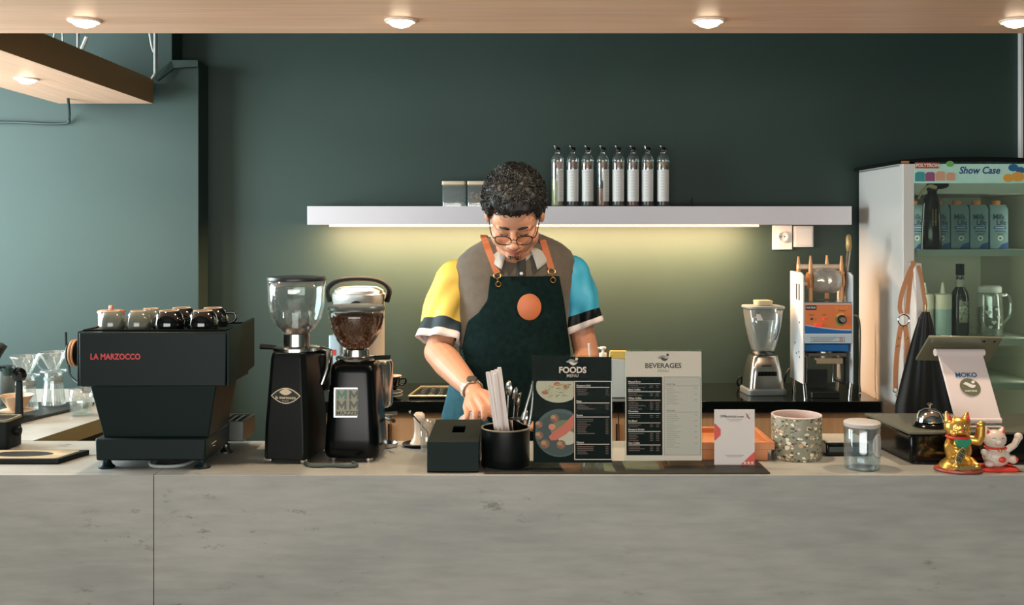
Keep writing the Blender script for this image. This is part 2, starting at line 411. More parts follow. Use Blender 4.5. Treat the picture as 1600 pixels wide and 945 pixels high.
# back counter
t = thing('back_counter', 'wooden back counter with a glossy black worktop under the shelf', 'counter', (.3, 4.5, 0))
bx0, bx1 = -1.02, xa(1380, 4.283)
m_granite = M('black_granite', (10, 13, 12), .09, spec=.6, col2=(18, 22, 20), noise_scale=(60, 60, 60))
mk('worktop', MB().bb(bx0, bx1, 4.283, WB-.001, .852, .90), m_granite, t, world=True, bevel=.002)
xs = [bx0+.02, -.55, xa(611, 4.32), -.06, .45, .96, bx1-.05]
mk('carcass', MB().bb(bx0+.02, bx1-.05, 4.34, WB-.02, 0, .8515), m_cabinet, t, world=True)
for i in range(len(xs)-1):
    d = mk('door', MB().bb(xs[i]+.002, xs[i+1]-.002, 4.318, 4.339, .1, .845), m_cabinet, t, world=True, bevel=.0015)
    mk('handle', MB().bb(xs[i+1]-.012, xs[i+1]-.006, 4.308, 4.318, .68, .80), m_blackmatte, d, world=True)
# wall shelf with LED strip
t = thing('wall_shelf', 'long white floating wall shelf with a lit strip along its underside', 'shelf', (0, 4.7, 1.64))
X0, X1 = xa(480, 4.6), xa(1331, 4.6); zt, zb = za(322, 4.6), za(351, 4.6)
mk('board', MB().bb(X0, X1, 4.6, WB-.001, zb, zt), M('shelf_white', (214, 206, 208), .45), t, world=True, bevel=.0015)
mk('light_strip', MB().bb(xa(515, 4.62), xa(1185, 4.62), 4.612, 4.63, zb-.008, zb-.0005), M('led_strip', (255, 240, 215), .5, emit=(255, 222, 178), estr=9), t, world=True)
l = bpy.data.lights.new('strip_light', 'AREA'); l.shape = 'RECTANGLE'; l.size = 1.95; l.size_y = .02; l.energy = 54; l.color = (1, .60, .33)
o = bpy.data.objects.new('strip_light', l); C.objects.link(o); o.parent = t; o.location = (.12, -.06, zb-.012-1.64); o.rotation_euler = (R(18), 0, 0)
# wall plates
def plate(px0, px1, py0, py1, name, label, cat, kind):
    d = 4.79; x0, x1, z1, z0 = xa(px0, d), xa(px1, d), za(py0, d), za(py1, d)
    t = thing(name, label, cat, ((x0+x1)/2, WB, (z0+z1)/2))
    w, h = (x1-x0), (z1-z0)
    mk('cover_plate', MB().bb(-w/2, w/2, -.012, -.0005, -h/2, h/2), m_white, t, bevel=.003)
    if kind == 'socket':
        a = MB().lathe([(.024, 0), (.026, .012), (.021, .013), (.020, .003), (0, .003)], (0, 0, 0), 28, rot=Matrix.Rotation(PI/2, 3, 'X')).mv((0, -.012, .004))
        mk('socket_well', a, m_white, t)
        mk('socket_hole', MB().disc(-.008, .004, .003, .003, -.018, -.0155).disc(.008, .004, .003, .003, -.018, -.0155), m_black, t)
    else: mk('rocker', MB().bb(-w*.42, w*.42, -.016, -.012, -h*.42, h*.42), m_white, t, bevel=.002)
plate(1207, 1238, 352, 390, 'wall_socket', 'white power socket on the wall under the shelf end', 'socket', 'socket')
plate(1240, 1271, 353, 386, 'light_switch', 'white light switch plate beside the wall socket', 'switch', 'switch')

# ---------------------------------------------------------------- espresso machine (its back turned to the shop)
m_mach = M('machine_matte_black', (10, 28, 27), .45, spec=.2)
m_red = M('red_letters', (214, 60, 62), .45)
CT = 1.0
t = thing('espresso_machine', 'matte black espresso machine with red lettering on its back and cups on top', 'espresso machine', (-.92, 2.74, CT))
def hexw(x00, x01, x10, x11, y00, y01, y10, y11, z0, z1):
    """lower rectangle x00..x01 / y00..y01 at z0, upper x10..x11 / y10..y11 at z1"""
    return MB().hexa([(x00,y00,z0),(x01,y00,z0),(x01,y01,z0),(x00,y01,z0),(x10,y10,z1),(x11,y10,z1),(x11,y11,z1),(x10,y11,z1)])
mk('upper_housing', hexw(-1.108, -.733, -1.1085, -.731, 2.622, 2.85, 2.62, 2.85, 1.2173, 1.356), m_mach, t, world=True, bevel=.003)
sp = MB(); sp.add([(-.7305,2.625,1.218),(-.7255,2.625,1.218),(-.7305,2.885,1.235),(-.7255,2.885,1.235),(-.7305,2.625,1.3595),(-.7255,2.625,1.3595),(-.7305,2.885,1.372),(-.7255,2.885,1.372)], [(0,1,3,2),(4,6,7,5),(0,4,5,1),(2,3,7,6),(0,2,6,4),(1,5,7,3)])
mk('side_panel', sp, m_mach, t, world=True, bevel=.001)
sp = MB(); sp.add([(-1.1145,2.625,1.218),(-1.1095,2.625,1.218),(-1.1145,2.885,1.235),(-1.1095,2.885,1.235),(-1.1145,2.625,1.3575),(-1.1095,2.625,1.3575),(-1.1145,2.885,1.36),(-1.1095,2.885,1.36)], [(0,1,3,2),(4,6,7,5),(0,4,5,1),(2,3,7,6),(0,2,6,4),(1,5,7,3)])
mk('side_panel', sp, m_mach, t, world=True, bevel=.001)
mk('cup_rail', MB().tube([(-1.10, 2.63, 1.360), (-.735, 2.63, 1.360), (-.735, 2.84, 1.360), (-1.10, 2.84, 1.360), (-1.10, 2.63, 1.360)], .0025, 8), m_blackgloss, t, world=True)
mk('lower_body', hexw(-1.058, -.787, -1.086, -.762, 2.655, 2.84, 2.634, 2.845, 1.080, 1.2175), m_mach, t, world=True, bevel=.003)
b = mk('base', hexw(-1.074, -.792, -1.076, -.790, 2.642, 2.862, 2.640, 2.862, 1.0225, 1.081), m_mach, t, world=True, bevel=.005)
mk('switch_slot', MB().bb(-.7905, -.788, 2.69, 2.73, 1.055, 1.058).bb(-.7905, -.788, 2.70, 2.715, 1.047, 1.050), m_steel, b, world=True)
dt = mk('drip_tray', MB().bb(-1.07, -.752, 2.865, 2.875, 1.028, 1.082).bb(-1.07, -.752, 2.985, 2.992, 1.028, 1.082).bb(-1.07, -1.062, 2.87, 2.99, 1.028, 1.082).bb(-.760, -.752, 2.87, 2.99, 1.028, 1.082).bb(-1.07, -.752, 2.866, 2.99, 1.026, 1.032), m_darksteel, t, world=True, bevel=.001)
g = MB()
for i in range(16): g.bb(-1.055+.0195*i, -1.047+.0195*i, 2.875, 2.985, 1.074, 1.080)
mk('grate', g, m_steel, dt, world=True)
for x, y in ((-1.055, 2.665), (-.805, 2.665), (-1.055, 2.84), (-.795, 2.85)):
    mk('foot', MB().lathe([(.0, 0), (.021, 0), (.021, .004), (.015, .009), (.011, .018), (.011, .0235), (0, .0235)], (x, y, CT), 20), m_darksteel if y > 2.8 else m_mach, t, world=True)
rk = Matrix.Rotation(PI/2, 3, 'Y')
k = mk('steam_knob', MB().lathe([(0, -.020), (.026, -.020), (.033, -.015), (.034, .004), (.026, .010), (0, .010)], (-1.192, 2.80, 1.282), 28, rot=rk).tube([(-1.185, 2.80, 1.282), (-1.105, 2.80, 1.282)], .007, 10), m_black, t, world=True)
mk('knob_ring', MB().torus((-1.199, 2.80, 1.282), .033, .0035, 32, 8, rot=rk).torus((-1.191, 2.80, 1.282), .034, .003, 32, 8, rot=rk), M('knob_wood', (196, 140, 92), .5), k, world=True)
gh = mk('group_head', MB().lathe([(0, 1.165), (.035, 1.165), (.037, 1.20), (.045, 1.205), (.045, 1.235), (0, 1.235)], (-.92, 2.915, 0), 28).bb(-.95, -.89, 2.84, 2.92, 1.205, 1.25), m_chrome, t, world=True)
mk('portafilter', MB().lathe([(0, 1.14), (.03, 1.142), (.034, 1.168), (0, 1.168)], (-.92, 2.915, 0), 24).tube([(-.92, 2.94, 1.155), (-.92, 3.06, 1.145)], [.009, .013], 12), m_black, t, world=True)
text('lettering', 'LA MARZOCCO', .0205, m_red, t, at(180.5, 557.5, 2.6208)-t.location, bold=.03, ext=.0012, sx=.86, space=1.02)

# cups on the machine, standing upside down
m_cupgrey = M('cup_grey_glaze', (104, 108, 98), .14, coat=.6)
m_cupblack = M('cup_black_glaze', (9, 11, 12), .08, coat=.8)
m_clay = M('bare_clay', (196, 168, 140), .7)
def cup(x, y, label, big, m, handle=None, group='cups upside down on the espresso machine'):
    s = 1.0 if big else .80
    t = thing('coffee_cup', label, 'cup', (x, y, 1.3563), 0, group)
    pr = [(.036, 0), (.0385, .004), (.0395, .012), (.0385, .024), (.034, .038), (.027, .047), (.0235, .0495), (.0215, .0495), (.0215, .046), (0, .046)]
    pr = [(r*s*1.02, z*(1.0 if big else .98)) for r, z in pr]
    mk('body', MB().lathe(pr, seg=36), m, t)
    mk('foot_ring', MB().torus((0, 0, .0495*(1 if big else .98)), .0225*s*1.02, .0016, 32, 6), m_clay, t)
    if handle is not None:
        c, q = math.cos(handle), math.sin(handle)
        pts = [(.036*s, .010), (.052*s, .012), (.060*s, .024), (.054*s, .036), (.034*s, .037)]
        mk('handle', MB().tube(smoothline([(r*c, r*q, z) for r, z in pts], 5), .0042, 10), m, t)
G = 'cups upside down on the espresso machine'
cup(xa(175, 2.69), 2.69, 'small grey coffee cup upside down at the outer end of the front row', False, m_cupgrey, 2.4)
cup(xa(216, 2.69), 2.69, 'small grey coffee cup upside down next to the black cups', False, m_cupgrey, 2.4)
cup(xa(264, 2.69), 2.69, 'glossy black cup upside down in the front row beside a grey cup', True, m_cupblack, 2.2)
cup(xa(317, 2.69), 2.69, 'glossy black cup upside down in the front row at the machine corner', True, m_cupblack, 2.0)
cup(xa(236, 2.775), 2.775, 'small grey coffee cup upside down behind the other grey cups', False, m_cupgrey, 2.4)
cup(xa(284, 2.785), 2.785, 'glossy black cup upside down in the back row between two others', True, m_cupblack, 2.2)
cup(xa(333, 2.785), 2.785, 'glossy black cup upside down in the back row with its handle showing', True, m_cupblack, .15)
t = thing('copper_canister', 'small copper canister with a knobbed lid behind the grey cups', 'canister', (xa(174, 2.80), 2.80, 1.3563))
mk('body', MB().lathe([(0, 0), (.033, 0), (.034, .003), (.034, .036), (0, .036)]), M('copper', (206, 142, 116), .35, .6), t)
li = mk('lid', MB().lathe([(0, .0362), (.0365, .0362), (.0365, .041), (.033, .043), (0, .043)]), M('copper_lid', (214, 150, 124), .3, .6), t)
mk('knob', MB().lathe([(0, .043), (.006, .043), (.007, .048), (.0065, .055), (0, .0565)], seg=16), li.data.materials[0], li)

# ---------------------------------------------------------------- grinders
m_gblack = M('grinder_satin_black', (7, 13, 12), .4, spec=.2)
m_beans = M('coffee_beans', (92, 52, 30), .45, col2=(40, 22, 14), noise_scale=(110, 110, 110), bump=.8, bump_scale=130)
m_bean1 = M('coffee_bean', (104, 62, 36), .38)
m_smoke = GL('hopper_plastic', (236, 240, 238), .08, .6, power=2.2, haze=.05)
m_smoke2 = GL('hopper_plastic_clear', (240, 240, 236), .05, .5, power=2.6)
m_hoplid = M('hopper_lid', (34, 38, 40), .35)
def beans(mb, n, rmax, z0, z1, prof):
    rnd = random.Random(3)
    for i in range(n):
        z = z0+(z1-z0)*rnd.random(); a = rnd.random()*2*PI; r = prof(z)*.93
        q = Euler((rnd.random()*6, rnd.random()*6, rnd.random()*6)).to_matrix()
        mb.ell((r*math.cos(a), r*math.sin(a), z), (.0062, .0042, .0032), 8, 5, q)
    return mb

gx, gy = -.588, 2.795
t = thing('coffee_grinder', 'tall matte black coffee grinder with an almost empty clear hopper beside the espresso machine', 'coffee grinder', (gx, gy, CT), R(-9))
body = MB()
rr = [(.062, .085, .010), (.062, .085, .03), (.060, .083, .10), (.049, .072, .275), (.046, .068, .290)]
ch = .012
def octr(hx, hy, z, c=.012): return [(hx-c, -hy, z), (hx, -hy+c, z), (hx, hy-c, z), (hx-c, hy, z), (-hx+c, hy, z), (-hx, hy-c, z), (-hx, -hy+c, z), (-hx+c, -hy, z)]
body.rings([octr(a, b, z) for a, b, z in rr])
mk('body', body, m_gblack, t, bevel=.002)
for x, y in ((-.05, -.07), (.05, -.07), (-.05, .07), (.05, .07)):
    mk('foot', MB().bb(x-.010, x+.010, y-.010, y+.010, 0, .0105), m_steel, t, bevel=.002)
col = mk('collar', MB().lathe([(.064, .291), (.064, .299), (.050, .302), (.037, .303), (.036, .335), (.030, .335), (0, .303)], seg=40, cap0=False), m_steel, t)
mk('adjust_lever', MB().tube([(-.055, -.01, .297), (-.098, -.015, .300)], [.006, .0075], 10), m_black, col)
def bowl(z, r):  return r
pr = [(.026, .327), (.033, .337), (.050, .352), (.066, .378), (.0745, .415), (.0765, .455), (.0775, .480)]
mk('hopper', MB().lathe(pr, seg=48, cap0=False, cap1=False), m_smoke, t, solid=.0022)
mk('hopper_lid', MB().lathe([(0, .4805), (.079, .4805), (.080, .484), (.078, .490), (.05, .4925), (0, .4935)], seg=48), m_hoplid, t)
mk('inner_cone', MB().lathe([(.040, .352), (.040, .395), (.004, .418), (0, .418)], seg=32, cap0=False), m_glassd, t)
b = MB(); b.lathe([(0, .333), (.024, .333), (.038, .346), (.042, .353), (.02, .358), (0, .360)], seg=24)
rnd = random.Random(5)
for i in range(90):
    a = rnd.random()*6.28; r = .036*math.sqrt(rnd.random()); q = Euler((rnd.random()*6, rnd.random()*6, 0)).to_matrix()
    b.ell((r*math.cos(a), r*math.sin(a), .356+.012*rnd.random()), (.006, .0042, .0034), 8, 5, q)
o = mk('beans', b, m_bean1, t); o['kind'] = 'stuff'
mk('dosing_lever', MB().tube([(.05, .03, .29), (.085, .02, .285), (.087, .0, .24), (.075, -.01, .20)], [.012, .012, .009, .007], 10), m_steel, t)
mk('doser', MB().lathe([(0, .17), (.045, .17), (.05, .18), (.05, .262), (.046, .27), (0, .27)], (.02, .09, 0), 28), m_darksteel, t)
# eye-shaped badge
T = Matrix.Translation((.0, 0, .155))
fy = lambda z: -(.083-(.083-.072)*(z-.10)/.175)-.0004
def eye(rx, rz, n=14):
    up = [(-rx+2*rx*i/n, rz*(1-((-rx+2*rx*i/n)/rx)**2)) for i in range(n+1)]
    return up+[(x, -z) for x, z in reversed(up[1:-1])]
zc = .178; y = fy(zc)
bd = MB().mat(0).prism([(x, z+zc) for x, z in eye(.041, .021)], y-.0012, y+.002).mat(1).prism([(x, z+zc) for x, z in eye(.038, .0185)], y-.0016, y-.001)
bd.mat(0).prism([(x, z+zc+.010) for x, z in eye(.017, .008)], y-.0026, y-.0014)
m_cream = M('badge_cream', (226, 206, 172), .4)
bg = mk('badge', bd, [m_cream, M('badge_dark', (18, 30, 26), .4)], t, smooth=0)
text('lettering', 'la marzocco', .0115, m_cream, bg, (0, y-.0022, zc-.0045), bold=.02)
text('lettering', 'by mazzer', .0045, m_cream, bg, (0, y-.0022, zc-.013))

mx, my = xa(557, 2.80), 2.80
t = thing('coffee_grinder', 'glossy black coffee grinder with a hopper full of beans and a square silver badge', 'coffee grinder', (mx, my, CT), R(-5))
def rrect(hx, hy, r, z, n=5):
    out = []
    for (sx_, sy_, a0) in ((1, -1, -PI/2), (1, 1, 0), (-1, 1, PI/2), (-1, -1, PI)):
        for i in range(n+1):
            a = a0+PI/2*i/n; out.append((sx_*(hx-r)+r*math.cos(a), sy_*(hy-r)+r*math.sin(a), z))
    return out
mk('body', MB().rings([rrect(a, b, r, z) for a, b, r, z in ((.070, .072, .03, .010), (.0745, .077, .033, .022), (.073, .076, .033, .06), (.062, .066, .03, .235), (.059, .063, .03, .252), (.050, .054, .028, .262), (.030, .034, .02, .265))]), M('grinder_gloss_black', (5, 9, 9), .22, spec=.22), t)
for x, y in ((-.05, -.05), (.045, -.05), (-.05, .05), (.05, .05)):
    mk('foot', MB().lathe([(0, 0), (.013, 0), (.013, .011), (0, .011)], (x, y, 0), 16), m_steel, t)
col = mk('collar', MB().lathe([(.055, .264), (.057, .270), (.052, .274), (.036, .275), (.034, .292), (.029, .292), (0, .27)], seg=40, cap0=False), m_steel, t)
mk('adjust_lever', MB().tube([(.05, -.01, .270), (.096, -.015, .273)], [.006, .0065], 10), m_black, col)
pr = [(.024, .285), (.030, .296), (.050, .316), (.070, .352), (.0755, .380), (.0765, .402)]
mk('hopper', MB().lathe(pr, seg=48, cap0=False, cap1=False), m_smoke2, t, solid=.002)
mk('hopper_lid', MB().lathe([(.0745, .400), (.0785, .400), (.079, .406), (.075, .412), (.05, .4135), (0, .4140)], seg=48, cap0=False), M('hopper_lid_grey', (70, 76, 76), .3), t)
def prof2(z):
    for (r0, z0), (r1, z1) in zip(pr, pr[1:]):
        if z0 <= z <= z1: return r0+(r1-r0)*(z-z0)/(z1-z0)
    return .03
bm_ = MB().lathe([(0, .288)]+[(r*.90, z) for r, z in pr[1:5]]+[(.066, .388), (0, .392)], seg=32)
beans(bm_, 520, .07, .30, .386, prof2)
o = mk('beans', bm_, m_bean1, t); o['kind'] = 'stuff'
mk('doser', MB().lathe([(0, .12), (.045, .12), (.05, .13), (.05, .24), (.046, .25), (0, .25)], (.03, .10, 0), 28), m_steel, t)
mk('fork', MB().tube([(.055, .10, .09), (.095, .04, .09)], .006, 8).tube([(.04, .14, .09), (.08, .16, .09)], .006, 8), m_steel, t)
zc = .158; fy2 = -(.076-(.010)*(zc-.06)/.175)-.0008
tl = math.atan2(.010, .175)
bd = MB().mat(0).prism([(-.037, -.039), (.037, -.039), (.037, .039), (-.037, .039)], -.0014, .002)
bd.mat(1).prism([(-.034, -.036), (.034, -.036), (.034, .036), (-.034, .036)], -.0016, -.0013)
bg = mk('badge', bd, [m_steel, M('badge_silver', (168, 164, 146), .6, spec=.2)], t, smooth=0, loc=(-.006, fy2, zc)); bg.rotation_euler = (-tl, 0, R(5))
m_green = M('badge_green', (16, 110, 84), .4); m_mgrey = M('badge_grey', (84, 92, 80), .5)
for x, z, m in ((-.0165, .0205, m_green), (.0165, .0205, m_mgrey), (-.0165, -.0065, m_mgrey), (.0165, -.0065, m_mgrey)):
    mw, mh, tk = .0128, .0118, .0052
    mk('lettering', MB().prism([(x-mw, z-mh), (x-mw+tk, z-mh), (x-mw+tk, z+mh*.15), (x, z-mh*.75), (x+mw-tk, z+mh*.15), (x+mw-tk, z-mh), (x+mw, z-mh), (x+mw, z+mh), (x+mw-tk, z+mh), (x, z-mh*.02), (x-mw+tk, z+mh), (x-mw, z+mh)], -.0026, -.0015), m, bg, smooth=0)
text('lettering', 'MAZZER', .0152, M('badge_ink', (60, 62, 54), .5), bg, (0, -.002, -.0282), bold=.015, sx=1.06)
cable('grinder_cable', [Vector((-.545, 2.70, 1.005)), Vector((-.52, 2.665, 1.005)), Vector((-.47, 2.668, 1.005)), Vector((-.43, 2.66, 1.005)), Vector((-.405, 2.668, 1.005)), Vector((-.42, 2.70, 1.005))], .005, m_cable, 'grey cable lying on the counter in front of the two grinders')
cable('machine_cable', [Vector((-.96, 2.80, 1.005)), Vector((-.95, 2.69, 1.006)), Vector((-.92, 2.655, 1.005)), Vector((-.86, 2.668, 1.005)), Vector((-.84, 2.75, 1.005))], .0045, M('white_cable', (170, 180, 175), .5), 'pale cable lying under the espresso machine')
t = thing('steel_dish', 'shallow steel ring dish on the counter behind the beans grinder', 'dish', (xa(605, 2.92), 2.92, CT))
mk('bowl', MB().lathe([(0, .001), (.024, .001), (.028, .012), (.031, .013), (.029, .004), (.026, .0), (0, .0)], seg=32), m_steel, t)

# ---------------------------------------------------------------- far left of the counter
# knock tray
t = thing('dish_tray', 'flat black-edged tray with a pale oval hollow at the left end of the counter', 'tray', (xa(40, 2.75), 2.75, CT))
def slab(z): return [(.11, -.05, z), (.145, .065, z), (-.16, .065, z), (-.16, -.05, z)]
tr = MB().mat(0).rings([slab(0), slab(.014)])
mk('base', tr, m_black, t, bevel=.002)
tp = MB(); n = 40; o1 = []; o2 = []; o3 = []
for j in range(n):
    a = 2*PI*j/n; c, s_ = math.cos(a), math.sin(a)
    xx = .125*max(-1, min(1, 1.35*c)) if abs(c) > .74 else .125*1.35*c*1.0
    yy = .05*max(-1, min(1, 1.35*s_))
    o1.append((xx+ (yy*.28) -.012, yy+.007, .0145)); o2.append((.085*c-.015, .034*s_+.012, .0145)); o3.append((.070*c-.015, .026*s_+.010, .0035))
tp.rings([o1, o2, o3], cap0=False)
mk('dish', tp, M('bamboo_pale', (200, 176, 140), .35, col2=(186, 160, 122), noise_scale=(5, 30, 5)), t)
mk('grounds', MB().lathe([(0, .004), (.05, .004), (.048, .0065), (0, .007)], (-.018, -.002, 0), 24, sx=1.0, sy=.30), M('wet_grounds', (38, 28, 20), .5, bump=.6, bump_scale=200), t)
# black grinder box
t = thing('knock_box', 'black rounded box with a side knob at the left edge of the counter', 'box', (xa(-2, 2.93), 2.92, CT))
mk('body', MB().rings([rrect(.052, .045, .012, z, 4) for z in (0, .004, .070, .078)]), m_blackmatte, t)
mk('rim', MB().rings([rrect(.053, .046, .012, z, 4) for z in (.0782, .084)]+[rrect(.046, .039, .010, .084, 4), rrect(.046, .039, .010, .0785, 4)], cap0=False, cap1=False), M('rim_tan', (120, 112, 88), .4), t)
mk('knob', MB().lathe([(0, 0), (.011, 0), (.013, .006), (.012, .016), (0, .018)], (.051, 0, .045), 16, rot=Matrix.Rotation(PI/2, 3, 'Y')), m_black, t)
# mat on the side counter
P = [(-2.8, 3.21), (-1.572, 3.25), (-1.475, 3.56), (-1.475, 3.62), (-2.8, 3.62)]
mt = MB(); n = 5; mt.add([(x, y, 1.0005) for x, y in P]+[(x, y, 1.010) for x, y in P], [(4,3,2,1,0), (5,6,7,8,9)]+[(j, (j+1) % n, n+(j+1) % n, n+j) for j in range(n)])
tag(mk('bar_mat', mt, M('mat_rubber', (30, 38, 36), .6), bevel=.002), 'black rubber bar mat on the side counter under the glass drippers', 'mat')
MZ = 1.0102
m_band = M('server_band_grey', (126, 138, 134), .5)
def dripper(px, d, label, rot):
    t = thing('pour_over_server', label, 'coffee dripper', (xa(px, d), d, MZ), rot, 'glass pour-over drippers on the bar mat')
    mk('server', MB().lathe([(0, .003), (.050, .001), (.054, .004), (.053, .012), (.040, .085), (.037, .105), (.040, .122)], seg=36, cap0=False, cap1=False), m_glassd, t, solid=.003)
    mk('band', MB().lathe([(.0425, .082), (.0395, .083), (.0385, .106), (.0425, .106), (.0435, .094)], seg=36, cap0=False, cap1=False).ell((.0, -.041, .095), (.02, .006, .014)), m_band, t)
    mk('flange', MB().lathe([(.022, .123), (.060, .124), (.062, .127), (.060, .130), (.022, .131)], seg=36, cap0=False, cap1=False), m_glassd, t)
    c = mk('cone', MB().lathe([(.014, .131), (.020, .134), (.066, .196), (.068, .197)], seg=36, cap0=False, cap1=False), m_glassd, t, solid=.0035)
    rb = MB()
    for i in range(14):
        a0 = 2*PI*i/14; pts = []
        for j in range(6):
            u = j/5; r = .022+.041*u; a = a0+.7*u; pts.append((r*math.cos(a), r*math.sin(a), .138+.055*u))
        rb.tube(pts, .0016, 6)
    mk('rib', rb, m_glassd, c)
    mk('handle', MB().tube(smoothline([(.058, 0, .185), (.085, 0, .18), (.088, 0, .15), (.058, 0, .127)], 4), .004, 8), m_glassd, t)
    t.scale = (.73, .73, .93)
dripper(40, 3.445, 'glass pour-over dripper on a banded server, the one behind the black scoop', 2.6)
dripper(83.5, 3.555, 'glass pour-over dripper on a banded server, the one nearer the espresso machine', 2.9)
m_ceram = M('dripper_ceramic', (206, 176, 144), .35)
t = thing('ceramic_dripper', 'beige ceramic coffee dripper cone with saucer flange on the bar mat', 'coffee dripper', (xa(26, 3.33), 3.33, MZ))
mk('cone', MB().lathe([(.020, .022), (.026, .030), (.050, .068), (.053, .069), (.053, .071), (.049, .070), (.022, .030), (0, .028)], seg=36, cap0=False), m_ceram, t)
mk('flange', MB().lathe([(0, .018), (.050, .018), (.054, .021), (.050, .024), (.020, .025)], seg=36), m_ceram, t)
mk('foot', MB().lathe([(0, 0), (.016, 0), (.014, .018), (0, .018)], seg=20), m_ceram, t)
t = thing('coffee_scoop', 'black scoop with a round bowl standing upright on the bar mat', 'scoop', (xa(30, 3.262), 3.262, MZ))
mk('handle', hexw(-.012, .012, -.009, .009, -.008, .008, -.006, .006, 0, .128), m_blackmatte, t, bevel=.003)
mk('bowl', MB().lathe([(0, .016), (.016, .012), (.022, 0), (.024, 0), (.022, .008), (.017, .016), (0, .020)], (0, 0, .147), 28, rot=Matrix.Rotation(R(100), 3, 'X')), m_blackgloss, t)
t = thing('hand_grinder', 'tall slim coffee grinder with a black funnel top beside the black scoop', 'coffee grinder', (xa(-15, 3.275), 3.275, MZ))
mk('base', MB().lathe([(0, 0), (.034, 0), (.034, .01), (.022, .018), (0, .018)], seg=28), m_black, t)
mk('column', MB().lathe([(.020, .018), (.020, .16), (.018, .17)], seg=28), M('column_dark', (44, 50, 46), .35, .5), t)
mk('funnel', MB().lathe([(.020, .165), (.022, .185), (.047, .228), (.050, .232), (.036, .244), (0, .246)], seg=32), m_black, t)
mk('arm', MB().tube([(.015, 0, .168), (.05, -.003, .166)], .003, 8), m_black, t)
mk('catch_cup', MB().lathe([(0, .142), (.012, .142), (.019, .168), (.017, .168), (0, .146)], (.057, -.004, 0), 20), M('cup_teal', (24, 52, 52), .35), t)
t = thing('coffee_tin', 'grey tin standing behind the ceramic dripper', 'tin', (xa(9, 3.57), 3.575, MZ))
mk('body', MB().lathe([(0, 0), (.030, 0), (.031, .002), (.031, .118), (0, .118)], seg=32), M('tin_grey', (98, 104, 98), .4, .5), t)
mk('lid', MB().lathe([(.032, .118), (.032, .130), (.030, .132), (0, .132)], seg=32), m_blackmatte, t)
# water glass
t = thing('water_glass', 'clear water glass with ribbed base, half full, beside the espresso machine', 'glass', (xa(127, 3.42), 3.42, 1.0))
pr = [(.030, .001), (.032, .004), (.034, .035), (.0385, .088)]
mk('tumbler', MB().lathe(pr, seg=12, cap0=True, cap1=False), m_glassd, t, solid=.003, smooth=20)
mk('water', MB().lathe([(0, .006), (.029, .006), (.032, .044), (0, .044)], seg=24), GL('water', (235, 245, 245), .1, .7), t)
t = thing('power_strip', 'black power strip with a lead lying on the side counter behind the drippers', 'power strip', (-1.52, 3.89, 1.0))
mk('body', MB().bb(-.11, .11, -.022, .022, .0, .034), m_black, t, bevel=.006)
mk('outlet', MB().lathe([(0, .0345), (.016, .0345), (.016, .036), (0, .036)], (-.05, 0, 0), 20), m_darksteel, t)
mk('outlet', MB().lathe([(0, .0345), (.016, .0345), (.016, .036), (0, .036)], (.03, 0, 0), 20), m_darksteel, t)
cable('appliance_cable', [at(103, 520, 4.60), at(104, 545, 4.45), at(108, 575, 4.2), Vector((-1.70, 3.95, 1.05)), Vector((-1.625, 3.89, 1.018))], .005, m_black, 'black cable hanging down the wall to the power strip')

# ---------------------------------------------------------------- front counter, middle
m_boxblk = M('box_matte_black', (13, 31, 28), .6, spec=.2)
t = thing('black_dispenser_box', 'long matte black box with a square hole in its top beside the straw holder', 'box', (-.151, 2.765, CT))
w, h, y0, y1 = .0655, .0775, -.155, .155
b = MB(); hx0, hx1, hy0, hy1 = -.010, .024, -.030, .060
b.bb(-w, w, y0, y0+.003, 0, h-.003); b.bb(-w, w, y1-.003, y1, 0, h-.003); b.bb(-w, -w+.003, y0+.003, y1-.003, 0, h-.003); b.bb(w-.003, w, y0+.003, y1-.003, 0, h-.003); b.bb(-w, w, y0, y1, 0, .003)
mk('body', b, m_boxblk, t)
l = MB(); l.bb(-w, hx0, y0, y1, h-.003, h); l.bb(hx1, w, y0, y1, h-.003, h); l.bb(hx0, hx1, y0, hy0, h-.003, h); l.bb(hx0, hx1, hy1, y1, h-.003, h)
mk('lid', l, m_boxblk, t)

m_paper = M('paper_white', (228, 220, 216), .7)
m_holder = M('holder_black', (12, 17, 17), .32, spec=.3)
HXc, HYc = xa(790, 2.68), 2.688
t = thing('cutlery_holder', 'black round metal holder full of straws and cutlery on the counter', 'cutlery holder', (HXc, HYc, CT))
mk('cup', MB().lathe([(0, 0), (.062, 0), (.0635, .003), (.0635, .100), (.0608, .100), (.0608, .006), (0, .006)], seg=56), m_holder, t)
mk('rim', MB().torus((0, 0, .1005), .0622, .0022, 56, 8), M('rim_pale', (170, 160, 140), .35, .5), t)
def stick(name, p, q, r, m, label, cat, group, flat=1., seg=10):
    return tag(mk(name, MB().tube([p, q], r, seg, flat=flat), m), label, cat, group)
base = Vector((HXc, HYc, CT+.008))
def up(pxb, pyb, pxt, pyt, db, dt, L=None):
    """a stick that passes the two sighted points and runs on down to the holder's bottom"""
    a = at(pxb, pyb, db); c = at(pxt, pyt, dt); k = (base.z+.012-a.z)/(c.z-a.z); return a+(c-a)*max(k, -1.2), c
gs = 'paper-wrapped straws in the black holder'
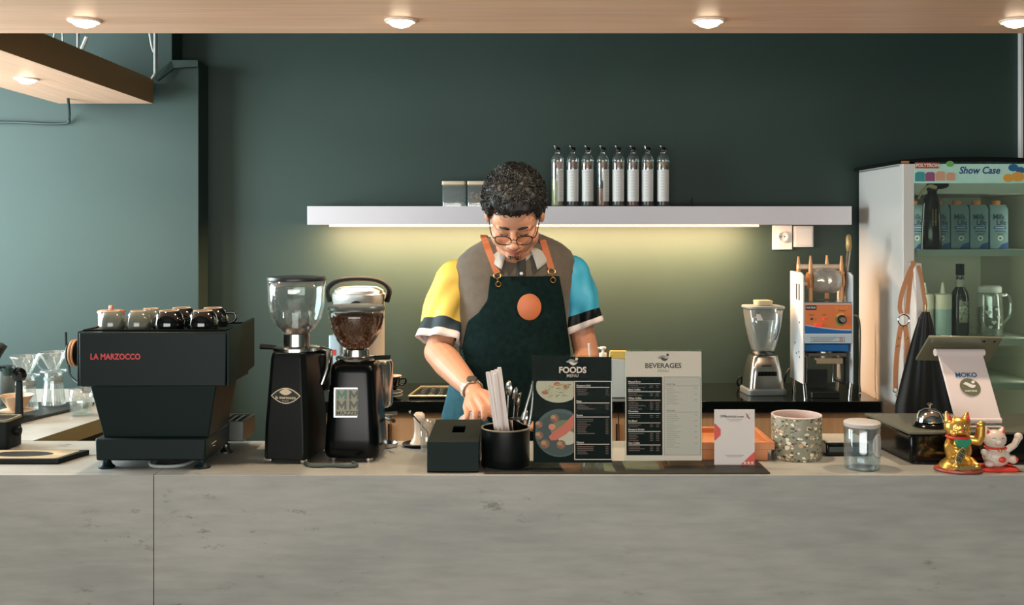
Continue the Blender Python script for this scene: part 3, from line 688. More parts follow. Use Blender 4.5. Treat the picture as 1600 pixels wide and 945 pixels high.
for i, (pb, pt, y, dd, lab) in enumerate((
    (786, 762, 581, 2.675, 'white paper-wrapped straw leaning furthest out of the black holder'),
    (790, 769, 579, 2.680, 'white paper-wrapped straw second from the leaning end of the bundle'),
    (794, 775, 577, 2.690, 'white paper-wrapped straw in the middle of the bundle'),
    (798, 780, 574, 2.683, 'white paper-wrapped straw standing tallest in the bundle'),
    (790, 773, 583, 2.668, 'white paper-wrapped straw at the front of the bundle'))):
    c = at(pt, y, dd); a = Vector((HXc-.012+.009*i if i < 4 else HXc-.004, HYc+(dd-2.68), CT+.010))
    o = tag(mk('paper_straw', MB().tube([a, a+(c-a)*.97, c], [.0058, .0058, .0050], 10, flat=.75), m_paper), lab, 'straw', gs)
def spoon(px, py, d, tilt, label, m, kind='spoon', bx=0., by=0.):
    c = at(px, py, d); a = Vector((HXc+bx, HYc+by, CT+.012)); dr = (c-a).normalized()
    nm = {'spoon': 'spoon', 'fork': 'fork'}[kind]
    t = thing(nm, label, nm, a)
    L = (c-a).length
    q = dr.to_track_quat('Z', 'Y').to_matrix() @ Matrix.Rotation(tilt, 3, 'Z')
    hd = MB().tube([(0, 0, 0), (0, 0, L*.5), (0, .001, L-.04)], [.0035, .0026, .003], 8, flat=.6); hd.xf(q.to_4x4())
    mk('handle', hd, m, t)
    b = MB()
    if kind == 'spoon':
        b.lathe([(0, -.0035), (.008, -.003), (.0125, 0), (.0145, .004), (.0135, .0042), (.011, .001), (0, -.002)], (0, 0, 0), 20, sx=1., sy=1.45, rot=Matrix.Rotation(PI/2, 3, 'X')).mv((0, .002, L-.021))
        mk('bowl', b.xf(q.to_4x4()), m, t)
    else:
        b.bb(-.010, .010, -.001, .001, L-.042, L-.028)
        for i in range(4): b.tube([(-.009+.006*i, 0, L-.030), (-.009+.006*i, -.002, L)], [.0016, .0011], 6)
        mk('tines', b.xf(q.to_4x4()), m, t)
spoon(806, 604, 2.70, .2, 'steel spoon standing behind the straws with its bowl up', m_steel, 'spoon', .012, .02)
spoon(813, 612, 2.71, -.5, 'steel spoon beside the tongs with a shiny rounded bowl', m_chrome, 'spoon', .014, .012)
spoon(795, 594, 2.715, .9, 'narrow steel spoon right behind the tallest straw', m_steel, 'spoon', .0, .03)
spoon(822, 640, 2.72, .4, 'short steel spoon low in the holder beside the foods menu', m_steel, 'spoon', .022, .03)
t = thing('serving_tongs', 'clear tongs leaning from the holder against the foods menu', 'tongs', (HXc+.035, HYc, CT))
a = Vector((0, 0, .02)); c = at(833, 603, 2.71)-t.location
for s_ in (-.006, .006):
    mk('arm', MB().tube(smoothline([a+Vector((s_, 0, 0)), a.lerp(c, .5)+Vector((s_*1.6, 0, 0)), c+Vector((s_*.4, 0, 0)), c+Vector((0, .004, .012))], 5), .0035, 8, flat=.5), m_glassd, t)
t = thing('steel_cup', 'small steel measuring cup hanging inside the back of the straw holder', 'cup', (HXc+.030, HYc+.027, CT+.062))
mk('bowl', MB().lathe([(0, 0), (.018, 0), (.024, .008), (.0265, .056), (.0255, .056), (.023, .01), (0, .003)], seg=32), m_chrome, t)

# black mat and the menu stands
t = mk('counter_mat', MB().bb(xa(757, 2.60), xa(1198, 2.63), 2.592, 2.725, CT+.0003, CT+.004), M('mat_black', (22, 24, 22), .6), bevel=.0015)
tag(t, 'thin black mat lying under the menus and the payment sign', 'mat')
MTZ = CT+.0042
m_menublk = M('menu_black', (14, 26, 24), .6, spec=.1); m_menuwht = M('menu_cream', (234, 214, 202), .6, spec=.1)
m_menupan = M('menu_panel', (208, 196, 188), .6, spec=.1)
m_ink = M('menu_ink', (44, 42, 38), .5); m_dim = M('menu_dim_brown', (92, 66, 58), .5); m_dimg = M('menu_dim_grey', (150, 144, 134), .5)
m_oliv = M('menu_olive', (128, 120, 84), .5)
def logo(parent, x, z, s, y, m1, m2, m3):
    """leaf-shaped wave with a dot"""
    n = 12
    up_ = [(-1+2*i/n, .55*math.sin(PI*i/n*1.0)*(1-.35*i/n)) for i in range(n+1)]
    lo = [(-1+2*i/n, -.12*math.sin(2*PI*i/n)+0.0) for i in range(n+1)]
    a = MB().prism([(x+s*px, z+s*pz) for px, pz in up_]+[(x+s*px, z+s*(pz-.02)) for px, pz in reversed(lo[1:-1])], y-.0006, y)
    mk('logo', a, m1, parent, smooth=0)
    lo2 = [(-.55+1.55*i/n, -.55*math.sin(PI*i/n)) for i in range(n+1)]
    top = [(-.55+1.55*i/n, .08*math.sin(2*PI*i/n)-.02*math.sin(PI*i/n)) for i in range(n+1)]
    mk('logo', MB().prism([(x+s*px, z+s*pz) for px, pz in lo2]+[(x+s*px, z+s*pz) for px, pz in reversed(top[1:-1])], y-.0007, y-.0001), m2, parent, smooth=0)
    mk('logo', MB().disc(x+s*.78, z+s*.52, s*.24, s*.24, y-.0008, y), m3, parent, smooth=0)
def menu_stand(pxl, pxr, pyt, dB, dT, label, name, lean):
    x0, x1 = xa(pxl, dT), xa(pxr, dT); Wd = x1-x0
    t = thing(name, label, 'menu', ((x0+x1)/2, dB+.045, MTZ))
    Ht = (za(pyt, dT)-MTZ)/math.cos(lean)
    f = MB(); f.bb(-Wd/2, Wd/2, -.0042, -.0022, .003, Ht); f.bb(-Wd/2, Wd/2, .0012, .0032, .003, Ht); f.bb(-Wd/2, Wd/2, -.0042, .0032, Ht-.002, Ht)
    rot = Matrix.Rotation(-lean, 4, 'X')
    o = mk('acrylic_sleeve', f, m_acryl, t, smooth=0, loc=(0, 0, .002)); o.rotation_euler = (-lean, 0, 0)
    mk('acrylic_foot', MB().bb(-Wd/2-.001, Wd/2+.001, -.046, .05, 0, .003).bb(-Wd/2, Wd/2, -.046, -.043, .003, .008), m_acryl, t, smooth=0)
    return t, Wd, Ht
def bars(mb, x0, x1, z0, rows, dz, th, y, rnd, a=.4, b=.9):
    for i in range(rows):
        L = (x1-x0)*(a+(b-a)*rnd.random()); z = z0-dz*i; mb.bb(x0, x0+L, y-.0003, y, z-th/2, z+th/2)
    return mb
# foods
t, Wd, Ht = menu_stand(830, 957, 555, 2.598, 2.665, 'black foods menu in a clear acrylic stand next to the straw holder', 'foods_menu', R(1.5))
sh = mk('menu_sheet', MB().bb(-Wd/2+.005, Wd/2-.004, -.0018, .0008, .012, Ht-.004), m_menublk, t, smooth=0, loc=(0, 0, .002)); sh.rotation_euler = (R(-1.5), 0, 0)
Y = -.0019
def U(px): return (px-893.5)/127*Wd
def V(py): return Ht*(738-py)/183*1.0
logo(sh, U(893), V(566), .0155, Y, m_dimg, m_menuwht, m_menuwht)
text('lettering', 'FOODS', .0215, m_menuwht, sh, (U(894), Y-.0004, V(579.5)), bold=.035, ext=.0002, sx=1.0)
text('lettering', 'MENU', .0115, M('menu_letter_tan', (200, 188, 170), .5), sh, (U(894), Y-.0004, V(588.5)), bold=.01, ext=.0002, sx=.98)
fr = MB(); a, b_, c, d = U(896.5), U(955), V(597), V(726)
for x0, x1, z0, z1 in ((a, b_, c-.0022, c), (a, b_, d, d+.0022), (a, a+.0022, d, c), (b_-.0022, b_, d, c)): fr.bb(x0, x1, Y-.0004, Y, z0, z1)
for py in (607.5, 633, 656, 700.5): fr.bb(U(900), U(951), Y-.0004, Y, V(py)-.0009, V(py)+.0009)
mk('panel_frame', fr, m_menuwht, sh, smooth=0)
for s_, py in (('Signature Dish', 604.6), ('Pasta', 630.2), ('Snacks', 653.2), ('Platters', 697.6)):
    text('lettering', s_, .0062, m_menuwht, sh, (U(900), Y-.0003, V(py)), align='LEFT', bold=.02, ext=.0002)
rnd = random.Random(4); bl = MB()
for py, n_ in ((611, 4), (637, 3), (660, 9), (704.5, 5)):
    bars(bl, U(901), U(937), V(py), n_, .0045, .0021, Y, rnd, .3, .8)
    for i in range(n_): bl.bb(U(945), U(949.5), Y-.0003, Y, V(py)-.0045*i-.001, V(py)-.0045*i+.001)
mk('small_print', bl, m_dim, sh, smooth=0)
# food pictures printed on the sheet
pc = MB(); y = Y
def clipx(x): return min(x, a-.001)
def pdisc(k, px, py, rx, rz, lift, seg=28):
    pc.mat(k); pts = [(max(U(836), clipx(U(px)+rx*math.cos(2*PI*j/seg))), V(py)+rz*math.sin(2*PI*j/seg)) for j in range(seg)]
    pc.prism(pts, Y-lift, Y)
pc.mat(0).bb(U(836), a-.001, Y-.0001, Y, V(728), V(597))
pdisc(1, 872, 606, .058, .042, .00015); pc.mat(0).bb(U(836), a-.001, Y-.00017, Y, V(597), V(597)+.06)
pdisc(2, 874, 682, .064, .062, .0002); pdisc(3, 874, 684, .058, .055, .00025)
rnd = random.Random(9)
for i in range(46):
    px = 852+rnd.random()*42; py = 604+rnd.random()*20; a0 = rnd.random()*PI; pts = []
    for j in range(5):
        u = a0+j*.5; q = .006
        pts.append((min(a-.002, U(px)+q*math.cos(u)*1.2), Y-.00035, V(py)+q*math.sin(u)*.6))
    pc.mat(4 if i % 3 else 5).tube(pts, .0009, 5)
for px, py in ((851, 616), (884, 606), (870, 602)): pdisc(6, px, py, .0085, .005, .0005)
pdisc(5, 880, 676, .034, .024, .0003); pdisc(1, 886, 690, .024, .018, .00033); pdisc(10, 862, 672, .009, .008, .00036)
sal = [(857, 688), (864, 680), (880, 668), (897, 651), (897, 672), (884, 684), (868, 694), (860, 694)]
pc.mat(7).prism([(min(a-.001, U(px)), V(py)) for px, py in sal], Y-.0006, Y)
for i in range(6): pc.mat(8).tube([(U(862+6*i), Y-.0007, V(690-6*i)), (U(866+6*i), Y-.0007, V(680-5*i))], .0005, 4)
for px, py, r in ((842, 668, .010), (866, 658, .0115), (842, 686, .011), (851, 700, .0125), (876, 701, .012)):
    pdisc(9, px, py, r, r*.95, .0007); pdisc(8, px-2, py-2, r*.55, r*.45, .0008); pdisc(6, px+2, py+2, r*.3, r*.3, .0009)
mk('food_picture', pc, [m_menublk, M('plate_cream', (196, 184, 160), .5), M('plate_teal', (54, 74, 74), .5), M('plate_teal_deep', (38, 54, 54), .5), M('pasta', (206, 178, 116), .5), M('greens', (112, 118, 82), .5), M('tomato', (184, 84, 54), .5), M('salmon', (208, 98, 76), .5), M('roast_tan', (176, 128, 84), .5), M('meatball', (116, 78, 50), .5), M('salmon_pale', (216, 126, 90), .5)], sh, smooth=0)
# beverages
t, Wd, Ht = menu_stand(974, 1097, 547, 2.622, 2.685, 'cream beverages menu in a clear acrylic stand next to the payment sign', 'beverages_menu', R(1.5))
sh = mk('menu_sheet', MB().bb(-Wd/2+.004, Wd/2-.004, -.0018, .0008, .012, Ht-.004), m_menuwht, t, smooth=0, loc=(0, 0, .002)); sh.rotation_euler = (R(-1.5), 0, 0)
def U(px): return (px-1035.5)/123*Wd
def V(py): return Ht*(735-py)/188
logo(sh, U(1035), V(560), .0150, Y, m_dimg, m_ink, m_ink)
text('lettering', 'BEVERAGES', .0175, m_ink, sh, (U(1035), Y-.0004, V(573)), bold=.022, ext=.0002, sx=1.06)
text('lettering', 'MENU', .0100, m_oliv, sh, (U(1035), Y-.0004, V(581.5)), ext=.0002, sx=1.05)
pn = MB().mat(0).bb(U(977.5), U(1033.5), Y-.0002, Y, V(719), V(591)); mk('dark_panel', pn, m_menublk, sh, smooth=0)
pn = MB(); a, b_, c, d = U(1036), U(1093), V(591), V(719)
pn.bb(a, b_, Y-.0002, Y, d, c); mk('pale_panel', pn, m_menupan, sh, smooth=0)
fr = MB()
for x0, x1, z0, z1 in ((a, b_, c-.0008, c), (a, b_, d, d+.0008), (a, a+.0008, d, c), (b_-.0008, b_, d, c)): fr.bb(x0, x1, Y-.0004, Y-.0002, z0, z1)
mk('panel_frame', fr, m_ink, sh, smooth=0)
heads = (('Manual Brew', 599), ('Black Coffee', 612), ('White Coffee', 626), ('Chocolate', 647.5), ('Ice Blend', 663), ('Signature Drinks', 677), ('Non Coffee', 699))
ln = MB(); sm = MB(); rnd = random.Random(8)
nxt = [h[1] for h in heads[1:]]+[717]
for (s_, py), pe in zip(heads, nxt):
    text('lettering', s_, .0062, m_menuwht, sh, (U(980.5), Y-.0004, V(py)), align='LEFT', bold=.02, ext=.0002)
    ln.bb(U(980.5), U(1030.5), Y-.0005, Y-.0002, V(py+3.2)-.0008, V(py+3.2)+.0008)
    n_ = max(1, int((pe-py-7)/2.9))
    bars(sm, U(981), U(1010), V(py+6.5), n_, .0045, .002, Y-.0002, rnd)
    for i in range(n_):
        for x in (1014, 1023.5): sm.bb(U(x), U(x+5), Y-.0005, Y-.0002, V(py+6.5)-.0045*i-.001, V(py+6.5)-.0045*i+.001)
mk('heading_rule', ln, m_menuwht, sh, smooth=0); mk('small_print', sm, m_dim, sh, smooth=0)
ln = MB(); sm = MB()
for s_, py, pe in (('Craft Tea', 603, 640), ('Gourmet', 646, 712)):
    text('lettering', s_, .0062, m_oliv, sh, (U(1039.5), Y-.0004, V(py)), align='LEFT', bold=.02, ext=.0002)
    ln.bb(U(1039.5), U(1089.5), Y-.0005, Y-.0002, V(py+2.8)-.0004, V(py+2.8)+.0004)
    n_ = int((pe-py-6)/3.2); bars(sm, U(1040), U(1064), V(py+7), n_, .0049, .0009, Y-.0002, rnd, .4, .95)
    for i in range(0, n_, 3): sm.bb(U(1083), U(1087.5), Y-.0005, Y-.0002, V(py+7)-.0049*i-.0006, V(py+7)-.0049*i+.0006)
mk('heading_rule', ln, m_oliv, sh, smooth=0); mk('small_print', sm, m_dimg, sh, smooth=0)
# payment sign (its square code left blank)
t = thing('payment_sign', 'small white and red payment sign in an acrylic foot in front of the wooden tray', 'sign', (xa(1147.5, 2.665), 2.665, MTZ))
hw = xa(1179, 2.665)-xa(1147.5, 2.665); Hs = za(639, 2.67)-MTZ
mk('acrylic_foot', MB().bb(-hw-.001, hw+.001, -.024, .022, 0, .0028), m_acryl, t, smooth=0)
sb = mk('card', MB().bb(-hw, hw, -.0015, .0015, .003, Hs), M('card_white', (224, 214, 206), .45), t, smooth=0)
m_cred = M('card_red', (222, 78, 62), .45)
rd = MB().prism([(-hw, .110), (-hw+.004, .109), (-hw+.0165, .096), (-hw+.0165, .080), (-hw+.004, .068), (-hw, .066)], -.0019, -.0014)
rd.prism([(hw-.036, .004), (hw, .004), (hw, .038)], -.0019, -.0014)
mk('red_shape', rd, m_cred, sb, smooth=0)
dt_ = MB()
for i in range(3): dt_.disc(hw-.0255+.0095*i, .0085, .0033, .0033, -.0023, -.0018)
mk('round_icon', dt_, m_menuwht, sb, smooth=0)
sp_ = MB(); rnd = random.Random(2)
for z, l_ in ((.1215, .042), (.1175, .030), (.028, .048), (.0245, .040)): sp_.bb(-l_/2, l_/2, -.0018, -.0014, z-.0007, z+.0007)
sp_.bb(-.018, .006, -.0018, -.0014, Hs-.0160, Hs-.0152); sp_.bb(-.018, .010, -.0018, -.0014, Hs-.0195, Hs-.0187)
mk('small_print', sp_, m_dimg, sb, smooth=0)
text('lettering', 'QRIS', .0080, m_ink, sb, (-.0295, -.002, Hs-.0172), bold=.02, ext=.0002)
text('lettering', 'NOKTURNE COFFEE', .0052, m_ink, sb, (0, -.002, .1275), bold=.02, ext=.0002)
em = MB().prism([(hw-.024, Hs-.010), (hw-.021, Hs-.010), (hw-.012, Hs-.024), (hw-.016, Hs-.024)], -.0019, -.0014).prism([(hw-.014, Hs-.012), (hw-.012, Hs-.010), (hw-.022, Hs-.022), (hw-.023, Hs-.021)], -.0019, -.0014)
mk('emblem', em, M('emblem_rose', (150, 70, 80), .5), sb, smooth=0)

# wooden tray behind the sign
m_tray = wood_mat('tray_wood', (214, 140, 88), (200, 124, 74), .45, (2, 20, 20), (8, 80, 80))
t = thing('wooden_tray', 'stepped orange wooden tray behind the payment sign', 'tray', (.555, 2.845, CT))
W2 = xa(1209, 2.75)-.555
tr = MB()
def frame(mb, hx, hy, z0, z1, th):
    mb.bb(-hx, hx, -hy, -hy+th, z0, z1); mb.bb(-hx, hx, hy-th, hy, z0, z1); mb.bb(-hx, -hx+th, -hy+th, hy-th, z0, z1); mb.bb(hx-th, hx, -hy+th, hy-th, z0, z1); return mb
mk('body', frame(MB().bb(-W2+.02, W2-.02, -.094, .094, 0, .004), W2-.016, .098, .0, .030, .008), m_tray, t, bevel=.0015)
mk('rim', frame(MB(), W2, .108, .030, .0515, .014), m_tray, t, bevel=.002)
mk('inlay', MB().bb(-W2+.014, W2-.014, -.094, .094, .031, .036), m_tray, t)

# terrazzo pot
def terrazzo():
    m = bpy.data.materials.new('terrazzo'); m.use_nodes = True; nt = m.node_tree; bs = nt.nodes['Principled BSDF']; bs.inputs['Roughness'].default_value = .45
    tc = nt.nodes.new('ShaderNodeTexCoord')
    cur = None
    def layer(prev, scale, thr, cols, seed):
        mp = nt.nodes.new('ShaderNodeMapping'); mp.inputs['Location'].default_value = (seed, seed*2, seed*3); mp.inputs['Rotation'].default_value = (seed, seed, 0); mp.inputs['Scale'].default_value = (1, 1, 1.35)
        nt.links.new(tc.outputs['Object'], mp.inputs[0])
        v = nt.nodes.new('ShaderNodeTexVoronoi'); v.inputs['Scale'].default_value = scale; v.inputs['Randomness'].default_value = 1
        dn = nt.nodes.new('ShaderNodeTexNoise'); dn.inputs['Scale'].default_value = scale*1.3; dn.inputs['Detail'].default_value = 1
        nt.links.new(mp.outputs[0], dn.inputs['Vector'])
        vm = nt.nodes.new('ShaderNodeVectorMath'); vm.operation = 'MULTIPLY_ADD'; k_ = .55/scale; vm.inputs[1].default_value = (k_, k_, k_)
        nt.links.new(dn.outputs['Color'], vm.inputs[0]); nt.links.new(mp.outputs[0], vm.inputs[2])
        nt.links.new(vm.outputs[0], v.inputs['Vector'])
        sp = nt.nodes.new('ShaderNodeSeparateColor'); nt.links.new(v.outputs['Color'], sp.inputs[0])
        m1 = nt.nodes.new('ShaderNodeMath'); m1.operation = 'MULTIPLY'; m1.inputs[1].default_value = thr; nt.links.new(sp.outputs[0], m1.inputs[0])
        lt = nt.nodes.new('ShaderNodeMath'); lt.operation = 'LESS_THAN'; nt.links.new(v.outputs['Distance'], lt.inputs[0]); nt.links.new(m1.outputs[0], lt.inputs[1])
        r = nt.nodes.new('ShaderNodeValToRGB'); r.color_ramp.interpolation = 'CONSTANT'
        r.color_ramp.elements[0].color = lin(cols[0])+(1,); r.color_ramp.elements[1].position = .5; r.color_ramp.elements[1].color = lin(cols[1])+(1,)
        nt.links.new(sp.outputs[1], r.inputs[0])
        mx = nt.nodes.new('ShaderNodeMix'); mx.data_type = 'RGBA'; nt.links.new(lt.outputs[0], mx.inputs[0])
        if prev is None: mx.inputs[6].default_value = lin((138, 138, 118))+(1,)
        else: nt.links.new(prev, mx.inputs[6])
        nt.links.new(r.outputs[0], mx.inputs[7]); return mx.outputs[2]
    cur = layer(None, 100, .50, ((96, 84, 62), (60, 54, 44)), 1.3)
    cur = layer(cur, 58, .50, ((232, 218, 190), (206, 170, 136)), 4.7)
    cur = layer(cur, 75, .38, ((240, 230, 208), (66, 58, 46)), 8.1)
    nt.links.new(cur, bs.inputs['Base Color']); return m
t = thing('terrazzo_pot', 'speckled grey terrazzo pot with a pale rim on the counter', 'pot', (xa(1244.5, 2.785), 2.785, CT))
hp = .1165
mk('shell', MB().lathe([(0, 0), (.064, 0), (.0665, .003), (.0675, hp-.003), (.066, hp)], seg=64, cap1=False), terrazzo(), t)
mk('liner', MB().lathe([(.0672, hp-.002), (.0675, hp), (.066, hp+.0015), (.062, hp), (.0610, hp-.01), (.060, .02), (0, .018)], seg=64, cap0=False), M('pot_inside', (206, 188, 182), .55), t)
# clear jar
t = thing('clear_jar', 'clear empty jar with a white lid near the counter edge', 'jar', (xa(1347, 2.66), 2.66, CT))
mk('glass_body', MB().lathe([(0, .001), (.040, .001), (.0435, .004), (.0440, .010), (.0440, .103), (.042, .108)], seg=48, cap0=True, cap1=False), GL('jar_plastic', (240, 248, 252), .07, .7, rough=.05, power=2.2, haze=.02), t, solid=.003)
mk('lid', MB().lathe([(0, .109), (.045, .109), (.0465, .112), (.0465, .119), (.043, .122), (0, .1225)], seg=48), M('jar_lid', (206, 200, 196), .4, trans=.2), t)
a = MB().grid(lambda u, v: Vector((.0447*math.sin(.5+.75*u), -.0447*math.cos(.5+.75*u), .040+.058*v-.02*(u-.5)*0)), 8, 4)
lb = MB(); n = 20
ring = [((.42+.26*math.cos(2*PI*j/n))*1.7, .066+.030*math.sin(2*PI*j/n)) for j in range(n)]
lb.add([(.0452*math.sin(q), -.0452*math.cos(q), z) for q, z in ring]+[(.0458*math.sin(q), -.0458*math.cos(q), z) for q, z in ring], [tuple(range(n)), tuple(range(2*n-1, n-1, -1))]+[(j, (j+1) % n, n+(j+1) % n, n+j) for j in range(n)])
mk('sticker', lb, m_white, t)
# card terminal between pot and jar
t = thing('card_terminal', 'black box with a pale top between the terrazzo pot and the clear jar', 'card reader', (xa(1316, 2.84), 2.85, CT))
mk('body', MB().bb(-.058, .058, -.055, .055, 0, .036), m_blackgloss, t, bevel=.004)
mk('top_plate', MB().bb(-.058, .058, -.054, .055, .036, .041), M('terminal_top', (188, 180, 164), .4), t, bevel=.002)
mk('slot', MB().bb(-.05, .05, -.0565, -.0552, .012, .026), M('slot_grey', (70, 78, 74), .3), t)
# brush-like tamper on a black puck
t = thing('milk_brush', 'pale-handled brush standing on a black round saucer at the back of the counter', 'brush', (xa(655, 2.93), 2.93, CT))
mk('saucer', MB().lathe([(0, 0), (.034, 0), (.043, .007), (.042, .009), (.033, .003), (0, .003)], (-.006, 0, 0), 36), m_black, t)
mk('handle', MB().lathe([(0, .0035), (.026, .0035), (.027, .008), (.017, .024), (.0135, .045), (.0145, .068), (.0165, .080), (.0155, .090), (.010, .096), (0, .0975)], seg=32), M('handle_beige', (222, 204, 180), .35), t)
t = thing('espresso_glass', 'small clear glass holding a black spoon beside the black box', 'glass', (-.237, 2.86, CT))
mk('tumbler', MB().lathe([(0, .001), (.015, .001), (.017, .006), (.0205, .088)], seg=28, cap1=False), m_glassd, t, solid=.002)
t = thing('bar_spoon', 'thin dark spoon leaning in the small glass beside the black box', 'spoon', (-.237, 2.86, CT))
mk('handle', MB().tube([(.010, -.004, .012), (.0, 0, .055), (-.046, .0, .108)], [.0018, .0016, .0018], 8), M('spoon_dark', (52, 44, 36), .3, .7), t)
mk('tip', MB().ell((-.048, 0, .110), (.004, .003, .005)), m_steel, t)
# things hidden partly behind the menus
t = thing('tall_glass', 'tall clear glass with a white stirrer behind the foods menu', 'glass', (xa(926, 2.93), 2.93, CT))
mk('tumbler', MB().lathe([(0, .001), (.028, .001), (.030, .006), (.036, .14)], seg=32, cap1=False), m_glassd, t, solid=.003)
stick('stirrer', Vector((xa(926, 2.93)+.012, 2.93, 1.02)), at(920, 536, 2.93), .003, m_paper, 'white stirrer standing in the tall glass behind the foods menu', 'stirrer', None)
BC = .9003
t = thing('pump_bottle', 'bottle with a white pump head on the back counter behind the foods menu', 'bottle', (xa(942, 4.45), 4.45, BC))
mk('body', MB().lathe([(0, 0), (.034, 0), (.036, .004), (.036, .125), (.028, .145), (.013, .152), (.013, .165), (0, .165)], seg=32), M('bottle_milky', (200, 206, 200), .3, trans=.3), t)
pm = mk('pump', MB().lathe([(0, .165), (.016, .165), (.016, .182), (.006, .184), (.006, .198), (.014, .200), (.014, .208), (0, .209)], seg=20).tube([(0, 0, .203), (-.028, -.004, .203), (-.032, -.005, .196)], .0045, 8), m_white, t)
t = thing('tissue_packet', 'yellow-topped white packet standing behind and between the two menus', 'packet', (xa(966, 4.4), 4.40, BC))
mk('body', hexw(-.042, .042, -.040, .040, -.03, .03, -.012, .012, 0, .165), M('packet_white', (202, 206, 200), .4), t, bevel=.004)
mk('top', hexw(-.040, .040, -.036, .036, -.012, .012, -.004, .004, .165, .198), M('packet_yellow', (222, 184, 84), .4), t, bevel=.002)
pb = MB()
for i in range(3): pb.prism([(.0+.012*i, .06), (.006+.012*i, .06), (-.01+.012*i, .12), (-.016+.012*i, .12)], -.0255+.009, -.0195)

# ---------------------------------------------------------------- shelf: bottles and canisters
ST = za(322, 4.6)+.0004
m_label = M('label_white', (222, 218, 212), .6); m_ltext = M('label_print', (150, 146, 142), .6)
m_bglass = GL('bottle_glass', (240, 246, 243), .12, .9, rough=.09, power=1.7, haze=.05)
m_capb = M('pourer_black', (20, 22, 22), .3); m_pour = M('pourer_steel', (190, 192, 188), .15, 1.)
def backlab(name, c):
    return M(name, c, .6, col2=(70, 34, 22), noise_scale=(90, 90, 40), detail=2)
bl_list = [(871, (178, 168, 112), .62, .55, 'syrup bottle of pale yellow syrup, first in the row on the wall shelf', (190, 130, 100)),
 (895, (46, 34, 34), .22, 1.1, 'syrup bottle of dark syrup, second in the row on the wall shelf', (150, 74, 50)),
 (918, (40, 42, 40), .24, 1.0, 'syrup bottle of black syrup, third in the row on the wall shelf', (206, 122, 60)),
 (942, (142, 84, 60), .40, .45, 'syrup bottle of reddish brown syrup, fourth in the row on the wall shelf', (170, 112, 80)),
 (966, (66, 60, 50), .20, .85, 'syrup bottle of brown syrup, fifth in the row on the wall shelf', (186, 132, 86)),
 (989, (120, 40, 36), .20, .80, 'syrup bottle of dark red syrup, sixth in the row on the wall shelf', (160, 120, 96)),
 (1012, (58, 52, 44), .20, .85, 'syrup bottle of dark brown syrup, seventh in the row on the wall shelf', (196, 130, 70)),
 (1036, (30, 30, 32), .22, .85, 'syrup bottle of black syrup, last in the row on the wall shelf', (196, 150, 90))]
rnd = random.Random(11)
def bottle(px, py_d, liq, level, labw, label, bl, group='syrup bottles on the wall shelf', laba=None, z0=ST):
    d = py_d; t = thing('syrup_bottle', label, 'bottle', (xa(px, d), d, z0), rnd.uniform(-.25, .1), group)
    r = .0285
    mk('glass_body', MB().lathe([(0, .0), (r-.003, 0), (r, .004), (r, .208), (r*.97, .217), (r*.86, .227), (r*.64, .235), (.0125, .239), (.0115, .243), (.0115, .250)], seg=28, cap1=False), m_bglass, t)
    mk('syrup', MB().lathe([(0, .003), (r-.003, .003), (r-.0025, .006), (r-.0025, .20*level), (0, .20*level)], seg=24), M('syrup', liq, .2), t)
    n = 14; lw = labw; c0 = -.15 if laba is None else laba
    def wrap(a0, a1, z0, z1, rad, th, m, name, par):
        vs = []; n = 12
        for k in range(2):
            for zz in (z0, z1):
                for i in range(n+1):
                    a = a0+(a1-a0)*i/n; q = rad+th*k; vs.append((q*math.sin(a), -q*math.cos(a), zz))
        s1 = n+1; fs = []
        for i in range(n):
            fs += [(i, i+1, s1+i+1, s1+i), (2*s1+i+1, 2*s1+i, 3*s1+i, 3*s1+i+1), (i+1, i, 2*s1+i, 2*s1+i+1), (s1+i, s1+i+1, 3*s1+i+1, 3*s1+i)]
        fs += [(0, s1, 3*s1, 2*s1), (n, 2*s1+n, 3*s1+n, s1+n)]
        return mk(name, MB().add(vs, fs), m, par)
    lab = wrap(c0-lw, c0+lw+.15, .022, .166, r+.0002, .0005, m_label, 'paper_label', t)
    tx = MB()
    for i in range(9):
        a = c0; z = .155-.0135*i; L = .010 if i else .014
        tx.add([((r+.0010)*math.sin(c0+q), -(r+.0010)*math.cos(c0+q), zz) for zz in (z-.0006, z+.0006) for q in (-L/r*.9, -L/r*.3, L/r*.3, L/r*.9)], [(0, 1, 5, 4), (1, 2, 6, 5), (2, 3, 7, 6)])
    mk('label_print', tx, m_ltext, lab)
    wrap(PI-1.0, PI+1.0, .171, .205, r-.0035, .0005, backlab('back_label', bl), 'back_label', t)
    pr = mk('pourer', MB().lathe([(.0115, .246), (.0135, .250), (.0135, .262), (.010, .268), (0, .270)], seg=20), m_capb, t)
    mk('spout', MB().tube(smoothline([(-.004, -.010, .252), (-.008, -.014, .262), (-.010, -.014, .272)], 3), .0042, 8).ell((-.010, -.014, .273), .006).tube([(.008, -.012, .245), (.009, -.015, .256)], [.0045, .007], 8), m_pour, pr)
for px, liq, lev, lw, lab, bl in bl_list:
    a = .62 if px in (871, 942) else None
    bottle(px, 4.66, liq, lev, .55 if a else 1.05, lab, bl, laba=a)
m_lidcream = M('canister_lid', (214, 190, 158), .4)
